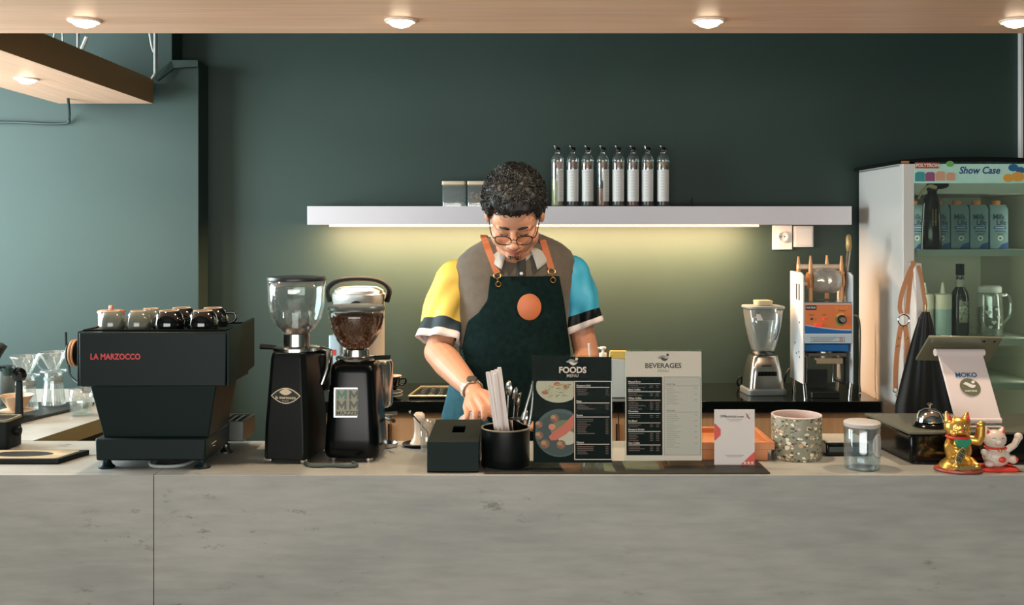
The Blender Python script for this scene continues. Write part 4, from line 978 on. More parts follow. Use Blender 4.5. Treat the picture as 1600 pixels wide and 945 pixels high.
def canister(px, label, fill):
    d = 4.68; t = thing('square_canister', label, 'canister', (xa(px, d), d, ST), 0, 'square canisters on the wall shelf')
    mk('glass_body', MB().rings([rrect(.052, .048, .010, z, 4) for z in (0, .096)], cap1=False), m_glassd, t, solid=.0025)
    mk('lid', MB().rings([rrect(.0545, .0505, .011, z, 4) for z in (.097, .114)]), m_lidcream, t, bevel=.002)
    if fill:
        f = MB(); r2 = random.Random(6)
        for i in range(40): f.ell((r2.uniform(-.036, .036), r2.uniform(-.032, .032), .012+.05*r2.random()), (.011, .009, .007), 8, 6, Euler((r2.random()*6, r2.random()*6, 0)).to_matrix())
        o = mk('contents', f, M('dried_slices', (196, 160, 130), .6), t); o['kind'] = 'stuff'
canister(710, 'clear square canister with a cream lid standing empty on the wall shelf', False)
canister(749, 'clear square canister holding pale dried pieces beside the barista head', True)
t = thing('shelf_clip', 'tiny black clip standing alone on the wall shelf past the bottles', 'clip', (xa(1081, 4.66), 4.66, ST))
mk('base', MB().bb(-.009, .009, -.008, .008, 0, .006), m_black, t, bevel=.001)
mk('jaw', MB().tube([(-.002, 0, .004), (-.003, 0, .022), (.003, 0, .040)], [.005, .004, .002], 8), m_black, t)

# ---------------------------------------------------------------- back counter appliances
t = thing('water_boiler', 'tall stainless water boiler with a black handle and lid behind the grinders', 'water boiler', (xa(561, 4.52), 4.52, BC))
rb = .112; m_boil = M('boiler_steel', (226, 226, 220), .36, .55)
mk('body', MB().lathe([(0, 0), (rb, 0), (rb+.003, .01), (rb, .05), (rb, .40), (rb+.004, .405), (rb+.004, .435), (rb-.002, .44), (0, .44)], seg=56), m_boil, t)
li = mk('lid', MB().lathe([(rb-.004, .4405), (rb-.006, .452), (.085, .464), (.03, .468), (0, .469)], seg=48), m_boil, t)
mk('handle', MB().tube(smoothline([(-.125, -.02, .40), (-.135, -.02, .455), (-.09, -.02, .492), (0, -.02, .502), (.09, -.02, .492), (.135, -.02, .455), (.125, -.02, .40)], 6), .011, 10, flat=1.2), m_blackmatte, t)
mk('spout', MB().rings([rrect(.022, .018, .009, z, 4) for z in (.36, .395)]).mv((.005, -.112, 0)).ell((.005, -.118, .395), (.025, .02, .016)), m_blackmatte, t)
cp = mk('control_column', MB().rings([rrect(.028, .02, .010, z, 4) for z in (.0, .26)]).mv((-.088, -.085, 0)), M('column_pale', (176, 196, 206), .35), t)
mk('indicator', MB().bb(-.098, -.084, -.1062, -.1045, .175, .20), M('indicator_red', (210, 70, 60), .4), cp)
cable('boiler_cable', [at(503, 601, 4.42), at(510, 596, 4.45), at(518, 590, 4.5), at(524, 588, 4.6), Vector((xa(520, 4.7), 4.70, .91))], .004, m_black, 'black cable curling out of the water boiler base')
# cups stacked by the boiler
def bcup(px, d, z, label, name='coffee_cup'):
    t = thing(name, label, 'cup', (xa(px, d), d, z), 0, 'black cups and saucers on the back counter')
    mk('body', MB().lathe([(0, .0), (.022, 0), (.024, .003), (.036, .028), (.041, .058), (.0385, .058), (.033, .03), (.020, .006), (0, .005)], seg=36), m_cupblack, t)
    mk('rim', MB().torus((0, 0, .0585), .0397, .0022, 36, 8), m_clay, t)
    mk('inside', MB().lathe([(.038, .056), (.0325, .03), (.0195, .007), (0, .0062)], seg=32, cap0=False), M('cup_cream', (222, 200, 166), .3), t)
    mk('handle', MB().tube(smoothline([(.036, 0, .046), (.056, 0, .048), (.060, 0, .032), (.047, 0, .020), (.031, 0, .02)], 4), .0042, 8), m_cupblack, t)
def saucer(px, d, z, label):
    t = thing('saucer', label, 'saucer', (xa(px, d), d, z), 0, 'black saucers on the back counter')
    mk('plate', MB().lathe([(0, 0), (.03, 0), (.033, .003), (.062, .011), (.062, .013), (.03, .006), (0, .005)], seg=40), m_cupblack, t)
    mk('rim', MB().torus((0, 0, .0125), .062, .0012, 40, 6), m_clay, t)
for i in range(2): saucer(606, 4.38, BC+.0135*i, ('lower black saucer under the black cup beside the water boiler', 'upper black saucer right under the black cup beside the water boiler')[i])
bcup(612, 4.38, BC+.034, 'black cup with a cream rim on saucers beside the beans grinder')
# perforated drip tray
t = thing('drip_tray', 'black perforated drip tray with a pale rim on the back counter', 'tray', (xa(690, 4.5), 4.48, BC))
sl = lambda z, g=0: [(-.13+g, -.13+g, z), (.18-g, -.13+g, z), (.18-g, .13-g, z), (-.10+g, .13-g, z)]
mk('base', MB().rings([sl(0), sl(.010)]), m_blackgloss, t, bevel=.003)
mk('rim', MB().tube([Vector(p) for p in sl(.011)+[sl(.011)[0]]], .004, 8), M('rim_brass', (206, 192, 150), .3, .7), t)
hl = MB()
for i in range(7):
    for j in range(5): hl.lathe([(0, .0102), (.009, .0102), (.010, .0125), (.012, .0125), (.0125, .0102)], (-.075+.038*i, -.09+.042*j, 0), 14, cap0=True, cap1=False)
mk('perforated_plate', hl, m_darksteel, t)

# blender
t = thing('blender', 'blender with a clear jug and a ribbed steel base on the back counter', 'blender', (xa(1192, 4.5), 4.5, BC), R(4))
m_bsteel = M('blender_steel', (206, 200, 188), .2, 1.)
mk('base', MB().rings([rrect(.086, .075, .02, 0, 4), rrect(.086, .075, .02, .022, 4), rrect(.080, .070, .02, .028, 4)]), M('blender_grey', (96, 104, 104), .4), t, bevel=.002)
hs = mk('motor_housing', MB().rings([rrect(.078, .068, .022, .028, 5), rrect(.070, .062, .022, .10, 5), rrect(.056, .052, .02, .162, 5), rrect(.050, .048, .02, .168, 5)]), m_bsteel, t)
mk('side_cover', MB().add([(.056, -.066, .03), (.082, -.03, .03), (.082, .06, .03), (.060, .068, .03), (.046, -.056, .165), (.060, -.02, .168), (.060, .05, .168), (.044, .056, .165)], [(3, 2, 1, 0), (4, 5, 6, 7), (0, 1, 5, 4), (1, 2, 6, 5), (2, 3, 7, 6), (3, 0, 4, 7)]), M('blender_cover', (148, 160, 160), .4), t, bevel=.003)
mk('key_strip', MB().bb(-.045, .040, -.0715, -.066, .085, .104), m_blackgloss, hs, bevel=.002)
ks = MB()
for i in range(5): ks.bb(-.040+.016*i, -.028+.016*i, -.0735, -.0715, .089, .100)
mk('button', ks, m_black, hs)
mk('mode_mark', MB().bb(-.025, .02, -.0665, -.064, .128, .131), m_darksteel, hs)
mk('coupling', MB().lathe([(.046, .168), (.05, .172), (.05, .178), (.043, .186), (.040, .19), (0, .19)], seg=36), m_darksteel, t)
jg = MB().rings([rrect(.042, .042, .02, .19, 5), rrect(.050, .050, .022, .22, 5), rrect(.066, .062, .024, .30, 5), rrect(.074, .068, .026, .372, 5)], cap0=True, cap1=False)
mk('jug', jg, m_glassd, t, solid=.004)
mk('jug_handle', MB().tube(smoothline([(.030, -.060, .372), (.032, -.092, .360), (.028, -.094, .30), (.018, -.080, .245), (.012, -.052, .228)], 5), .009, 10, flat=1.3), m_glassd, t)
mk('handle_inlay', MB().tube(smoothline([(.044, -.078, .350), (.042, -.082, .30), (.033, -.070, .25), (.026, -.062, .245)], 5), [.0055]*16, 8), M('inlay_blue', (48, 70, 96), .3), t)
mk('jug_sticker', MB().add([(-.052, -.0715, .352), (-.034, -.0715, .352), (-.020, -.068, .325), (-.046, -.069, .325), (-.052, -.0695, .352), (-.034, -.0695, .352), (-.020, -.066, .325), (-.046, -.067, .325)], [(0, 1, 2, 3), (7, 6, 5, 4), (0, 4, 5, 1), (1, 5, 6, 2), (2, 6, 7, 3), (3, 7, 4, 0)]), m_white, t)
mk('lid', MB().rings([rrect(.081, .074, .028, z, 5) for z in (.373, .385)]), M('lid_grey', (150, 160, 158), .35, trans=.2), t, bevel=.003)
mk('lid_cap', MB().rings([rrect(.034, .034, .012, .385, 4), rrect(.036, .036, .012, .408, 4)]), M('lid_cap', (206, 190, 160), .35, trans=.2), t, bevel=.003)
cable('blender_cable', [Vector((xa(1160, 4.60), 4.62, .925)), at(1158, 588, 4.6), at(1152, 596, 4.62), Vector((xa(1156, 4.66), 4.66, .906)), Vector((xa(1175, 4.70), 4.70, .906))], .004, m_black, 'black cable looping behind the blender')
cable('blender_cable', [at(1225, 598, 4.56), at(1228, 585, 4.55), at(1234, 576, 4.55), at(1243, 571, 4.57)], .004, m_darksteel, 'grey cable arching from the blender to the sealing machine')

# cup sealing machine
SX, SY = xa(1294, 4.33), 4.33
t = thing('cup_sealing_machine', 'cup sealing machine with orange front panel and a film roll on top', 'cup sealing machine', (SX, SY, BC))
zz = lambda py: za(py, SY)-BC
hw = .1035
m_sw = M('sealer_white', (216, 222, 226), .35); m_so = M('sealer_orange', (226, 124, 66), .45); m_sb = M('sealer_blue', (28, 102, 166), .4)
m_roll = M('roller_orange', (232, 168, 112), .4)
for s_, nm in ((-1, 'side_plate'), (1, 'side_plate')):
    P = [(-.0, zz(600)), (-.0, zz(430)), (.035, zz(426)), (.20, zz(426)), (.20, zz(600))]
    pl = MB().prism([(y, z) for y, z in P], -.003, .003, T=lambda p: Vector((s_*hw+p.y, p.x, p.z)))
    o = mk(nm, pl, m_sw, t, bevel=.001)
    if s_ < 0:
        sl_ = MB()
        for y in (.05, .09): sl_.prism([(y, zz(445)), (y+.012, zz(445)), (y+.012, zz(470)), (y, zz(470))], -.0045, -.0028, T=lambda p: Vector((s_*hw+p.y, p.x, p.z)))
        for y, py in ((.05, 505), (.12, 540), (.06, 552), (.10, 556), (.05, 560)): sl_.disc(y, zz(py), .004, .004, -.0045, -.0028, 10, T=lambda p: Vector((s_*hw+p.y, p.x, p.z)))
        mk('slot', sl_, m_darksteel, o)
hd = mk('head_housing', MB().bb(-hw+.004, hw-.004, .002, .19, zz(533), zz(474)), m_sw, t)
mk('top_tray', MB().bb(-hw+.004, hw-.004, .0, .19, zz(474)+.0005, zz(472)), m_steel, t)
pa = MB().mat(0).bb(-hw+.005, hw-.005, -.002, .0015, zz(516), zz(475.5))
wave = [(-hw+.005+(2*hw-.01)*i/16, zz(513)-.010*math.sin(PI*.5*i/16)) for i in range(17)]
pa.mat(1).prism(wave+[(hw-.005, zz(524)), (-hw+.005, zz(524))], -.0032, .001)
wv2 = [(-hw+.005+(2*hw-.01)*i/16, zz(507)-.021*math.sin(PI*.5*i/16)**1.0) for i in range(17)]
wv3 = [(x, z-.004-.0) for x, z in wv2]
pa.mat(2).prism(wv2+list(reversed(wv3)), -.0036, -.0005)
pa.mat(3).prism([(x, z) for x, z in wv3[:17]]+[(hw-.005, zz(521)), (-hw+.005, zz(521))], -.0034, -.0005)
pa.mat(2).bb(-hw+.005, hw-.005, -.004, .0, zz(536), zz(523))
fp = mk('front_panel', pa, [m_so, m_sw, M('sealer_pale', (190, 206, 214), .4), m_sb], t, smooth=0)
m_dk = M('dial_black', (18, 18, 20), .3)
RX = Matrix.Rotation(PI/2, 3, 'X')
mk('name_plate', MB().bb(-hw+.008, -hw+.052, -.0036, -.002, zz(484), zz(477)), m_dk, fp, smooth=0)
text('lettering', 'MATRIX', .0125, m_label, fp, (-hw+.030, -.0042, zz(480.6)), bold=.02, ext=.0003, sx=.85)
text('lettering', 'CUP SEALER', .0105, M('gold_letter', (240, 178, 60), .5), fp, (hw-.050, -.0026, zz(481)), bold=.01, ext=.0003, shear=.2)
text('lettering', 'TEMPERATURE', .0045, m_dk, fp, (hw-.046, -.0026, zz(485.5)), ext=.0003)
text('lettering', 'HEATING', .0045, m_dk, fp, (-hw+.032, -.0026, zz(492)), ext=.0003)
text('lettering', 'POWER', .0045, m_dk, fp, (-hw+.086, -.0026, zz(492)), ext=.0003)
kb = mk('dial', MB().lathe([(0, .016), (.010, .016), (.017, .012), (.019, 0), (0, 0)], (0, 0, 0), 28, rot=RX).mv((hw-.047, -.004, zz(499))), m_dk, fp)
mk('dial_cap', MB().lathe([(0, .019), (.011, .019), (.012, .0155), (0, .0155)], (0, 0, 0), 24, rot=RX).mv((hw-.047, -.004, zz(499))), m_steel, kb)
ar = MB()
for k, (a0, a1) in enumerate(((R(150), R(290)), (R(70), R(150)))):
    o_ = [(hw-.047+.027*math.cos(a0+(a1-a0)*i/14), zz(499)+.027*math.sin(a0+(a1-a0)*i/14)) for i in range(15)]
    i_ = [(hw-.047+.021*math.cos(a0+(a1-a0)*i/14), zz(499)+.021*math.sin(a0+(a1-a0)*i/14)) for i in range(15)]
    ar.mat(k).prism(o_+list(reversed(i_)), -.003, -.0015)
mk('dial_scale', ar, [M('scale_green', (70, 150, 84), .5), M('scale_yellow', (226, 190, 90), .5)], fp, smooth=0)
mk('lamp', MB().lathe([(0, .005), (.005, .004), (.006, 0), (0, 0)], (0, 0, 0), 16, rot=RX).mv((-hw+.032, -.002, zz(498))), M('lamp_dark', (52, 70, 48), .3), fp)
mk('lamp', MB().lathe([(0, .005), (.006, .004), (.007, 0), (0, 0)], (0, 0, 0), 16, rot=RX).mv((-hw+.086, -.002, zz(498))), M('lamp_red', (232, 60, 40), .3, emit=(255, 70, 40), estr=.35), fp)
mk('rocker_switch', MB().bb(-hw+.045, -hw+.078, -.007, -.002, zz(510.5), zz(504.5)), M('switch_red', (232, 70, 50), .3, emit=(255, 90, 60), estr=.3), fp, bevel=.002)
ws = MB()
for x0, x1, z0, z1 in ((-.075, .068, zz(527), zz(526.6)), (-.075, .068, zz(533.4), zz(533))): ws.bb(x0, x1, -.0046, -.0038, z0-.0005, z1)
ws.bb(-.0755, -.0745, -.0046, -.0038, zz(533), zz(527)); ws.bb(.0675, .0685, -.0046, -.0038, zz(533), zz(527))
for i in range(3): ws.bb(-.068, .03-.01*i, -.0046, -.0038, zz(528.6)-.0045*i-.0006, zz(528.6)-.0045*i+.0006)
mk('warning_label', ws, m_mgrey, fp, smooth=0)
mk('warning_symbol', MB().torus((.053, -.0045, zz(530)), .0062, .0010, 20, 6, rot=RX).tube([(.0485, -.0045, zz(530)+.0045), (.0575, -.0045, zz(530)-.0045)], .001, 6), m_cred, fp)
mk('heat_head', MB().bb(-hw+.006, hw-.012, .01, .18, zz(550), zz(537)), m_sb, t, bevel=.006)
mk('sealing_die', MB().lathe([(.0, .0), (.05, 0), (.05, .022), (0, .022)], (0, .08, zz(559)), 32).bb(-.08, .08, .01, .16, zz(557), zz(552)), m_steel, t)
mk('drawer_shelf', MB().bb(-.055, .055, -.02, .15, zz(562), zz(559)).bb(-.055, .055, -.022, -.019, zz(567), zz(559)), M('shelf_tan', (190, 170, 136), .35, .5), t)
mk('back_plate', MB().bb(-.045, .045, .155, .16, zz(618), zz(585)).bb(-.045, .045, .06, .155, .02, .024), m_darksteel, t)
for s_ in (-1, 1):
    mk('bracket', MB().bb(s_*.085-.012, s_*.085+.012, .01, .15, zz(602), zz(600)).bb(s_*.088-.004, s_*.088+.004, .03, .06, zz(600), zz(560)), m_darksteel, t)
    for y in (.008, .185):
        mk('leg', MB().tube([(s_*(hw-.004), y, zz(600)+.004), (s_*(hw-.010), y, .0)], [.007, .0085], 10), m_steel, t)
    mk('guide_rod', MB().tube([(s_*.06, .12, zz(603)), (s_*.06, .12, zz(552))], .006, 10), m_steel, t)
mk('base_box', MB().bb(-.060, .060, .03, .15, .0, .026), m_darksteel, t, bevel=.002)
# film roll and its posts on top
for px, y, p0, p1 in ((1262, .14, 402, 472), (1273, .06, 400, 474), (1308, .14, 400, 470), (1322, .06, 400, 470)):
    mk('film_post', MB().tube([((px-1294)*.0027, y, zz(p1)), ((px-1294)*.0027, y, zz(p0+14)), ((px-1294)*.0027, y, zz(p0))], [.0095, .0085, .0040], 10), m_roll, t)
RY = Matrix.Rotation(PI/2, 3, 'Y')
mk('film_bar', MB().tube([(-.10, .10, zz(418)), (.085, .10, zz(418))], .011, 12).tube([(-.10, .08, zz(445)), (-.05, .08, zz(445))], .009, 12), M('bar_cream', (232, 214, 188), .4), t)
fr_ = MB(); prf = []
r2 = random.Random(1)
rs = []
for i in range(17):
    x = -.048+.118*i/16; ring = []
    for j in range(36):
        a = 2*PI*j/36; q = .052+.006*noise.noise(Vector((x*60, math.cos(a)*2.2, math.sin(a)*2.2)))-.012*(abs(i-8)/8)**4
        ring.append((x, .075+q*math.cos(a), zz(440)+q*math.sin(a)))
    rs.append(ring)
fm = mk('film_roll', MB().rings(rs), M('film_clear_wrinkled', (206, 196, 182), .16, .35), t)
for x in (-.062, .080):
    mk('roll_disc', MB().lathe([(0, -.004), (.036, -.004), (.038, 0), (.036, .004), (0, .004)], (x, .075, zz(440)), 28, rot=RY), m_roll, t)
lv = mk('lever', MB().tube([(hw+.004, .12, zz(470)), (hw-.004, .06, zz(415)), (hw-.010, .02, zz(392))], .0085, 12), m_steel, t)
mk('lever_grip', MB().tube([(hw-.010, .02, zz(393)), (hw-.011, .018, zz(385)), (hw-.012, .016, zz(370)), (hw-.012, .016, zz(366))], [.009, .013, .011, .005], 12), M('grip_brass', (184, 150, 96), .35, .4), lv)
cable('sealer_cable', [at(1333, 492, 4.5), at(1341, 496, 4.55), at(1344, 520, 4.55), at(1343, 590, 4.55), at(1344, 612, 4.5)], .004, m_cable, 'grey cable hanging at the fridge side of the sealing machine')

# ---------------------------------------------------------------- display fridge
FX0, FX1, FY0, FY1, FZ1 = 1.592, 2.20, 4.16, 4.76, 1.905
m_fr = M('fridge_white', (224, 218, 210), .3)
m_frin = M('fridge_liner', (200, 197, 182), .45)
t = thing('display_fridge', 'tall white glass-door drinks fridge with a show case header against the back wall', 'fridge', ((FX0+FX1)/2, (FY0+FY1)/2, 0))
c = MB()
c.bb(FX0+.02, FX0+.055, FY0+.045, FY1, .08, FZ1-.02); c.bb(FX1-.035, FX1, FY0+.045, FY1, .08, FZ1-.02)
c.bb(FX0+.055, FX1-.035, FY1-.035, FY1, .08, FZ1-.02); c.bb(FX0+.055, FX1-.035, FY0+.045, FY1-.035, .08, .25); c.bb(FX0+.055, FX1-.035, FY0+.045, FY1-.035, FZ1-.14, FZ1-.02)
mk('cabinet', c, [m_fr, m_frin], t, world=True, bevel=.003)
ln = MB()
ln.bb(FX0+.056, FX0+.060, FY0+.05, FY1-.036, .25, FZ1-.141); ln.bb(FX1-.040, FX1-.036, FY0+.05, FY1-.036, .25, FZ1-.141); ln.bb(FX0+.060, FX1-.040, FY1-.040, FY1-.036, .25, FZ1-.141)
for i in range(6): ln.bb(FX0+.10, FX1-.07, FY1-.055, FY1-.040, .45+.2*i, .52+.2*i)
mk('liner', ln, m_frin, t, world=True)
mk('foot_base', MB().bb(FX0+.04, FX1-.02, FY0+.06, FY1-.02, 0, .079), m_black, t, world=True)
dpx = lambda px: xa(px, FY0)
dz = lambda py: za(py, FY0)
tp = MB(); n = 12
prof = [(xa(1405, FY0)+(FX1-xa(1405, FY0))*i/n, FZ1-.012+.022*math.sin(PI*(.12+.76*i/n))) for i in range(n+1)]
tp.prism([(prof[0][0], FZ1-.020)]+prof+[(prof[-1][0], FZ1-.020)], FY0, FY1-.05)
mk('top_cover', tp, m_blackgloss, t, world=True)
mk('hinge', MB().bb(dpx(1408), dpx(1420), FY0-.004, FY0+.03, FZ1-.018, FZ1-.008), M('hinge_copper', (206, 140, 90), .35, .6), t, world=True)
# header
hd = mk('header_panel', MB().bb(dpx(1428), FX1, FY0, FY0+.04, dz(286), dz(252)), M('header_green', (160, 200, 182), .35, col2=(184, 212, 196), noise_scale=(6, 6, 6), emit=(150, 196, 180), estr=.16), t, world=True, bevel=.002)
bloc = t.location
def fl(px, py, off=0.): return Vector((dpx(px), FY0-off, dz(py)))-bloc
mk('red_badge', MB().bb(dpx(1429.5), dpx(1467), FY0-.003, FY0-.0003, dz(263), dz(254)), M('badge_red', (196, 72, 52), .4), hd, world=True, bevel=.001)
m_bwhite = M('letter_white', (236, 226, 214), .5); m_blue = M('letter_blue', (24, 70, 124), .5)
text('lettering', 'POLYTRON', .0185, m_bwhite, hd, fl(1448.5, 258.6, .0036), bold=.03, sx=.98)
text('lettering', 'Show Case', .040, m_blue, hd, fl(1530, 266.5, .0012), bold=.02, shear=.22, sx=.92)
pics = [M('picture_teal', (64, 150, 150), .5), M('picture_plum', (150, 82, 120), .5), M('picture_peach', (216, 160, 128), .5), M('picture_orange', (226, 166, 72), .5), M('picture_blue', (46, 104, 150), .5), M('picture_green', (110, 176, 90), .5)]
for k, px, py, r in ((0, 1437, 276, .020), (1, 1453, 276, .019), (2, 1469, 275, .019), (2, 1485, 276, .017)):
    mk('food_picture', MB().prism([(dpx(px)+r*1.0*sx_, dz(py)+r*sz_) for sx_, sz_ in ((-1, -.95), (1, -.95), (1, .7), (.6, 1), (-.5, 1), (-1, .6))], FY0-.0025, FY0-.0003), pics[k], hd, world=True, smooth=0)
for k, px, py, r, o_ in ((4, 1583, 262, .020, 0), (4, 1594, 266, .018, .0003), (3, 1575, 278, .022, .0006), (3, 1590, 276, .026, .0009), (5, 1484, 256, .016, 0)):
    mk('fruit_picture', MB().disc(dpx(px), dz(py), r, r*.75, FY0-.0028-o_, FY0-.0003), pics[k], hd, world=True, smooth=0)
# door
df = MB(); ZB = .12
df.bb(dpx(1411), dpx(1429), FY0, FY0+.04, ZB, dz(252)); df.bb(FX1-.05, FX1, FY0, FY0+.04, ZB, dz(286.5)); df.bb(dpx(1429), FX1-.05, FY0, FY0+.04, ZB, ZB+.06)
do = mk('door_frame', df, m_fr, t, world=True, bevel=.003)
mk('door_glass', MB().bb(dpx(1429), FX1-.05, FY0+.012, FY0+.018, ZB+.06, dz(286.5)), GL('door_glass', (230, 240, 233), .05, .35), do, world=True, smooth=0)
mk('door_handle', MB().hexa([(dpx(1424), FY0-.055, dz(548)), (dpx(1440), FY0-.055, dz(548)), (dpx(1440), FY0-.001, dz(548)), (dpx(1422), FY0-.001, dz(548)), (dpx(1422), FY0-.045, dz(410)), (dpx(1434), FY0-.045, dz(410)), (dpx(1434), FY0-.001, dz(410)), (dpx(1420), FY0-.001, dz(410))]), m_fr, do, world=True, bevel=.005)
mk('door_lock', MB().bb(dpx(1426), dpx(1436), FY0-.064, FY0-.054, dz(508), dz(494)), m_blackgloss, do, world=True, bevel=.002)
shz = []
for py in (389.5, 529, 598):
    z = za(py, FY0+.03); shz.append(z)
    mk('shelf', MB().bb(FX0+.062, FX1-.042, FY0+.028, FY1-.06, z-.012, z-.0005).bb(FX0+.062, FX1-.042, FY0+.022, FY0+.0275, z-.028, z-.0005), M('fridge_shelf', (198, 204, 194), .4), t, world=True)
for xx_, ry_ in ((FX0+.085, -.9), (FX1-.085, .9)):  # unseen upright fill strips, added behind the door edges to brighten the shelves
    l = bpy.data.lights.new('fridge_fill_light', 'AREA'); l.shape = 'RECTANGLE'; l.size = .02; l.size_y = 1.3; l.energy = .85; l.color = (1, .93, .80)
    o = bpy.data.objects.new('fridge_fill_light', l); C.objects.link(o); o.parent = t; o.location = (xx_-t.location.x, FY0+.055-t.location.y, 1.08)
    o.rotation_euler = (R(90), 0, ry_)
# milk cartons
m_ck = M('carton_blue_grey', (122, 150, 160), .45, col2=(138, 164, 170), noise_scale=(12, 12, 12)); m_cko = M('carton_cap', (226, 142, 86), .4); m_ckb = M('carton_blue', (36, 84, 146), .45)
m_ckd = M('carton_ink', (40, 66, 78), .5); m_ckw = M('carton_white', (214, 216, 210), .5)
G = 'milk cartons on the top shelf of the fridge'
def carton(px, label):
    d = FY0+.125; t = thing('milk_carton', label, 'carton', (xa(px, d), d+.036, shz[0]+.0005), R(-4), G)
    w = .037; hh = .185
    b = MB().rings([[(-w, -w, z), (w, -w, z), (w, w, z), (-w, w, z)] for z in (0, hh-.02)]+[[(-w*.9, -w*.55, hh), (w*.9, -w*.55, hh), (w*.9, w*.9, hh), (-w*.9, w*.9, hh)]])
    bo = mk('body', b, m_ck, t, bevel=.0015)
    mk('cap', MB().lathe([(0, hh-.006), (.018, hh-.006), (.018, hh+.014), (.016, hh+.017), (0, hh+.017)], (0, -.002, 0), 24), m_cko, t)
    pr = MB().mat(0).bb(-w*.60, w*.75, -w-.0012, -w-.0002, .083, .094)
    pr.mat(1).tube([(-w*.5, -w-.0004, .071), (-w*.1, -w-.0004, .074), (w*.7, -w-.0004, .071)], .0016, 6).bb(-w*.25, w*.5, -w-.001, -w-.0002, .0600, .0628)
    pr.mat(2).disc(w*.12, .044, .011, .011, -w-.0011, -w-.0002); pr.mat(1).disc(w*.12, .044, .005, .004, -w-.0016, -w-.0011)
    pr.mat(0).prism([(-w*.1, .0), (w*.999, .0), (w*.999, .028), (w*.3, .020)], -w-.0009, -w-.0002)
    pr.mat(2).bb(-w*.45, w*.6, -w-.0017, -w-.0012, .0870, .0900)
    mk('print', pr, [m_ckb, m_ckd, m_ckw], bo, smooth=0)
    text('lettering', 'Milk', .030, m_ckd, bo, (-.002, -w-.0008, .133), bold=.02, sx=.92)
    text('lettering', 'Life', .030, m_ckd, bo, (.008, -w-.0008, .109), bold=.02, sx=.92)
carton(1432, 'milk carton at the hinge end of the fridge shelf, half hidden by the door frame')
carton(1471, 'milk carton half hidden behind the black cream whipper')
carton(1501, 'milk carton right beside the black cream whipper, second from the free end')
carton(1531, 'milk carton in the middle of the free end of the fridge shelf')
carton(1562, 'milk carton at the free end of the row in the fridge')
d = FY0+.078
t = thing('cream_whipper', 'black cream whipper bottle with a pale lever in front of the milk cartons', 'bottle', (xa(1455, d), d+.012, shz[0]+.0005))
t.location.y = FY0+.055; t.location.x = xa(1455, FY0+.055)
mk('body', MB().lathe([(0, 0), (.040, 0), (.042, .004), (.040, .08), (.034, .19), (.024, .225), (.022, .25), (0, .25)], seg=32, sy=.8), m_blackgloss, t)
mk('head', MB().lathe([(.022, .235), (.026, .242), (.028, .262), (.02, .275), (0, .28)], seg=24, sy=.8).ell((.03, .0, .263), (.045, .022, .018)), m_blackmatte, t)
mk('lever', MB().tube(smoothline([(.012, -.022, .252), (-.02, -.022, .258), (-.045, -.022, .235), (-.062, -.022, .205)], 4), [.008, .0085, .009, .008, .006, .005, .005, .005, .0045, .0045, .0045, .0045, .0045], 8), M('lever_pale', (222, 196, 160), .4), t)
mk('mark', MB().bb(-.008, -.005, -.0345, -.030, .095, .165).bb(.004, .007, -.0345, -.030, .095, .165).bb(-.009, .009, -.0350, -.030, .112, .116), M('mark_gold', (176, 140, 84), .4), t)
# second shelf
z2 = shz[1]+.0005
def squeeze(px, label, m, h=.16):
    d = FY0+.16; t = thing('squeeze_bottle', label, 'bottle', (xa(px, d), d, z2))
    mk('body', MB().lathe([(0, 0), (.032, 0), (.035, .004), (.035, h), (.028, h+.004), (0, h+.004)], seg=32), m, t)
    mk('collar', MB().lathe([(.036, h*.70), (.036, h+.012), (.030, h+.016), (0, h+.016)], seg=32), M('collar_cream', (214, 208, 190), .45), t)
    mk('nozzle', MB().lathe([(.012, h+.016), (.009, h+.03), (.004, h+.062), (0, h+.063)], seg=18), M('nozzle_cream', (218, 212, 196), .45), t)
squeeze(1473, 'pale squeeze bottle with a pointed nozzle on the middle shelf of the fridge', M('squeeze_body', (164, 186, 186), .35))
squeeze(1445, 'pale squeeze bottle half hidden behind the fridge door handle', M('squeeze_body2', (180, 176, 158), .35))
d = FY0+.17
t = thing('liqueur_bottle', 'dark glass bottle with black cap and floral label in the fridge', 'bottle', (xa(1500, d), d, z2))
mk('glass_body', MB().lathe([(0, 0), (.033, 0), (.036, .004), (.036, .16), (.030, .185), (.016, .205), (.015, .25), (0, .25)], seg=32), M('bottle_dark', (40, 46, 44), .12, coat=.5), t)
mk('cap', MB().lathe([(.017, .252), (.017, .30), (0, .302)], seg=20), m_blackmatte, t)
mk('neck_label', MB().lathe([(.0165, .205), (.0165, .235)], seg=20, cap0=False, cap1=False), M('neck_label', (170, 170, 156), .5), t)
mk('floral_label', MB().grid(lambda u, v: Vector((.0368*math.sin(-.5+1.2*u), -.0368*math.cos(-.5+1.2*u), .055+.09*v)), 8, 2), M('floral_label', (198, 196, 178), .5, col2=(104, 112, 96), noise_scale=(90, 90, 90)), t, solid=.0006)
d = FY0+.15
t = thing('glass_pitcher', 'glass pitcher with a white lid and printed hearts on the middle shelf of the fridge', 'pitcher', (xa(1546, d), d, z2))
mk('body', MB().lathe([(0, .0), (.048, 0), (.05, .004), (.052, .09), (.047, .165), (.048, .18)], seg=36, cap1=False), m_glassd, t, solid=.003)
mk('lid', MB().lathe([(0, .181), (.045, .181), (.047, .185), (.047, .205), (.04, .210), (0, .21)], seg=32), m_ckw, t)
mk('handle', MB().tube(smoothline([(.046, -.01, .17), (.078, -.012, .165), (.080, -.012, .09), (.05, -.01, .05)], 5), .006, 8), m_glassd, t)
ht = MB()
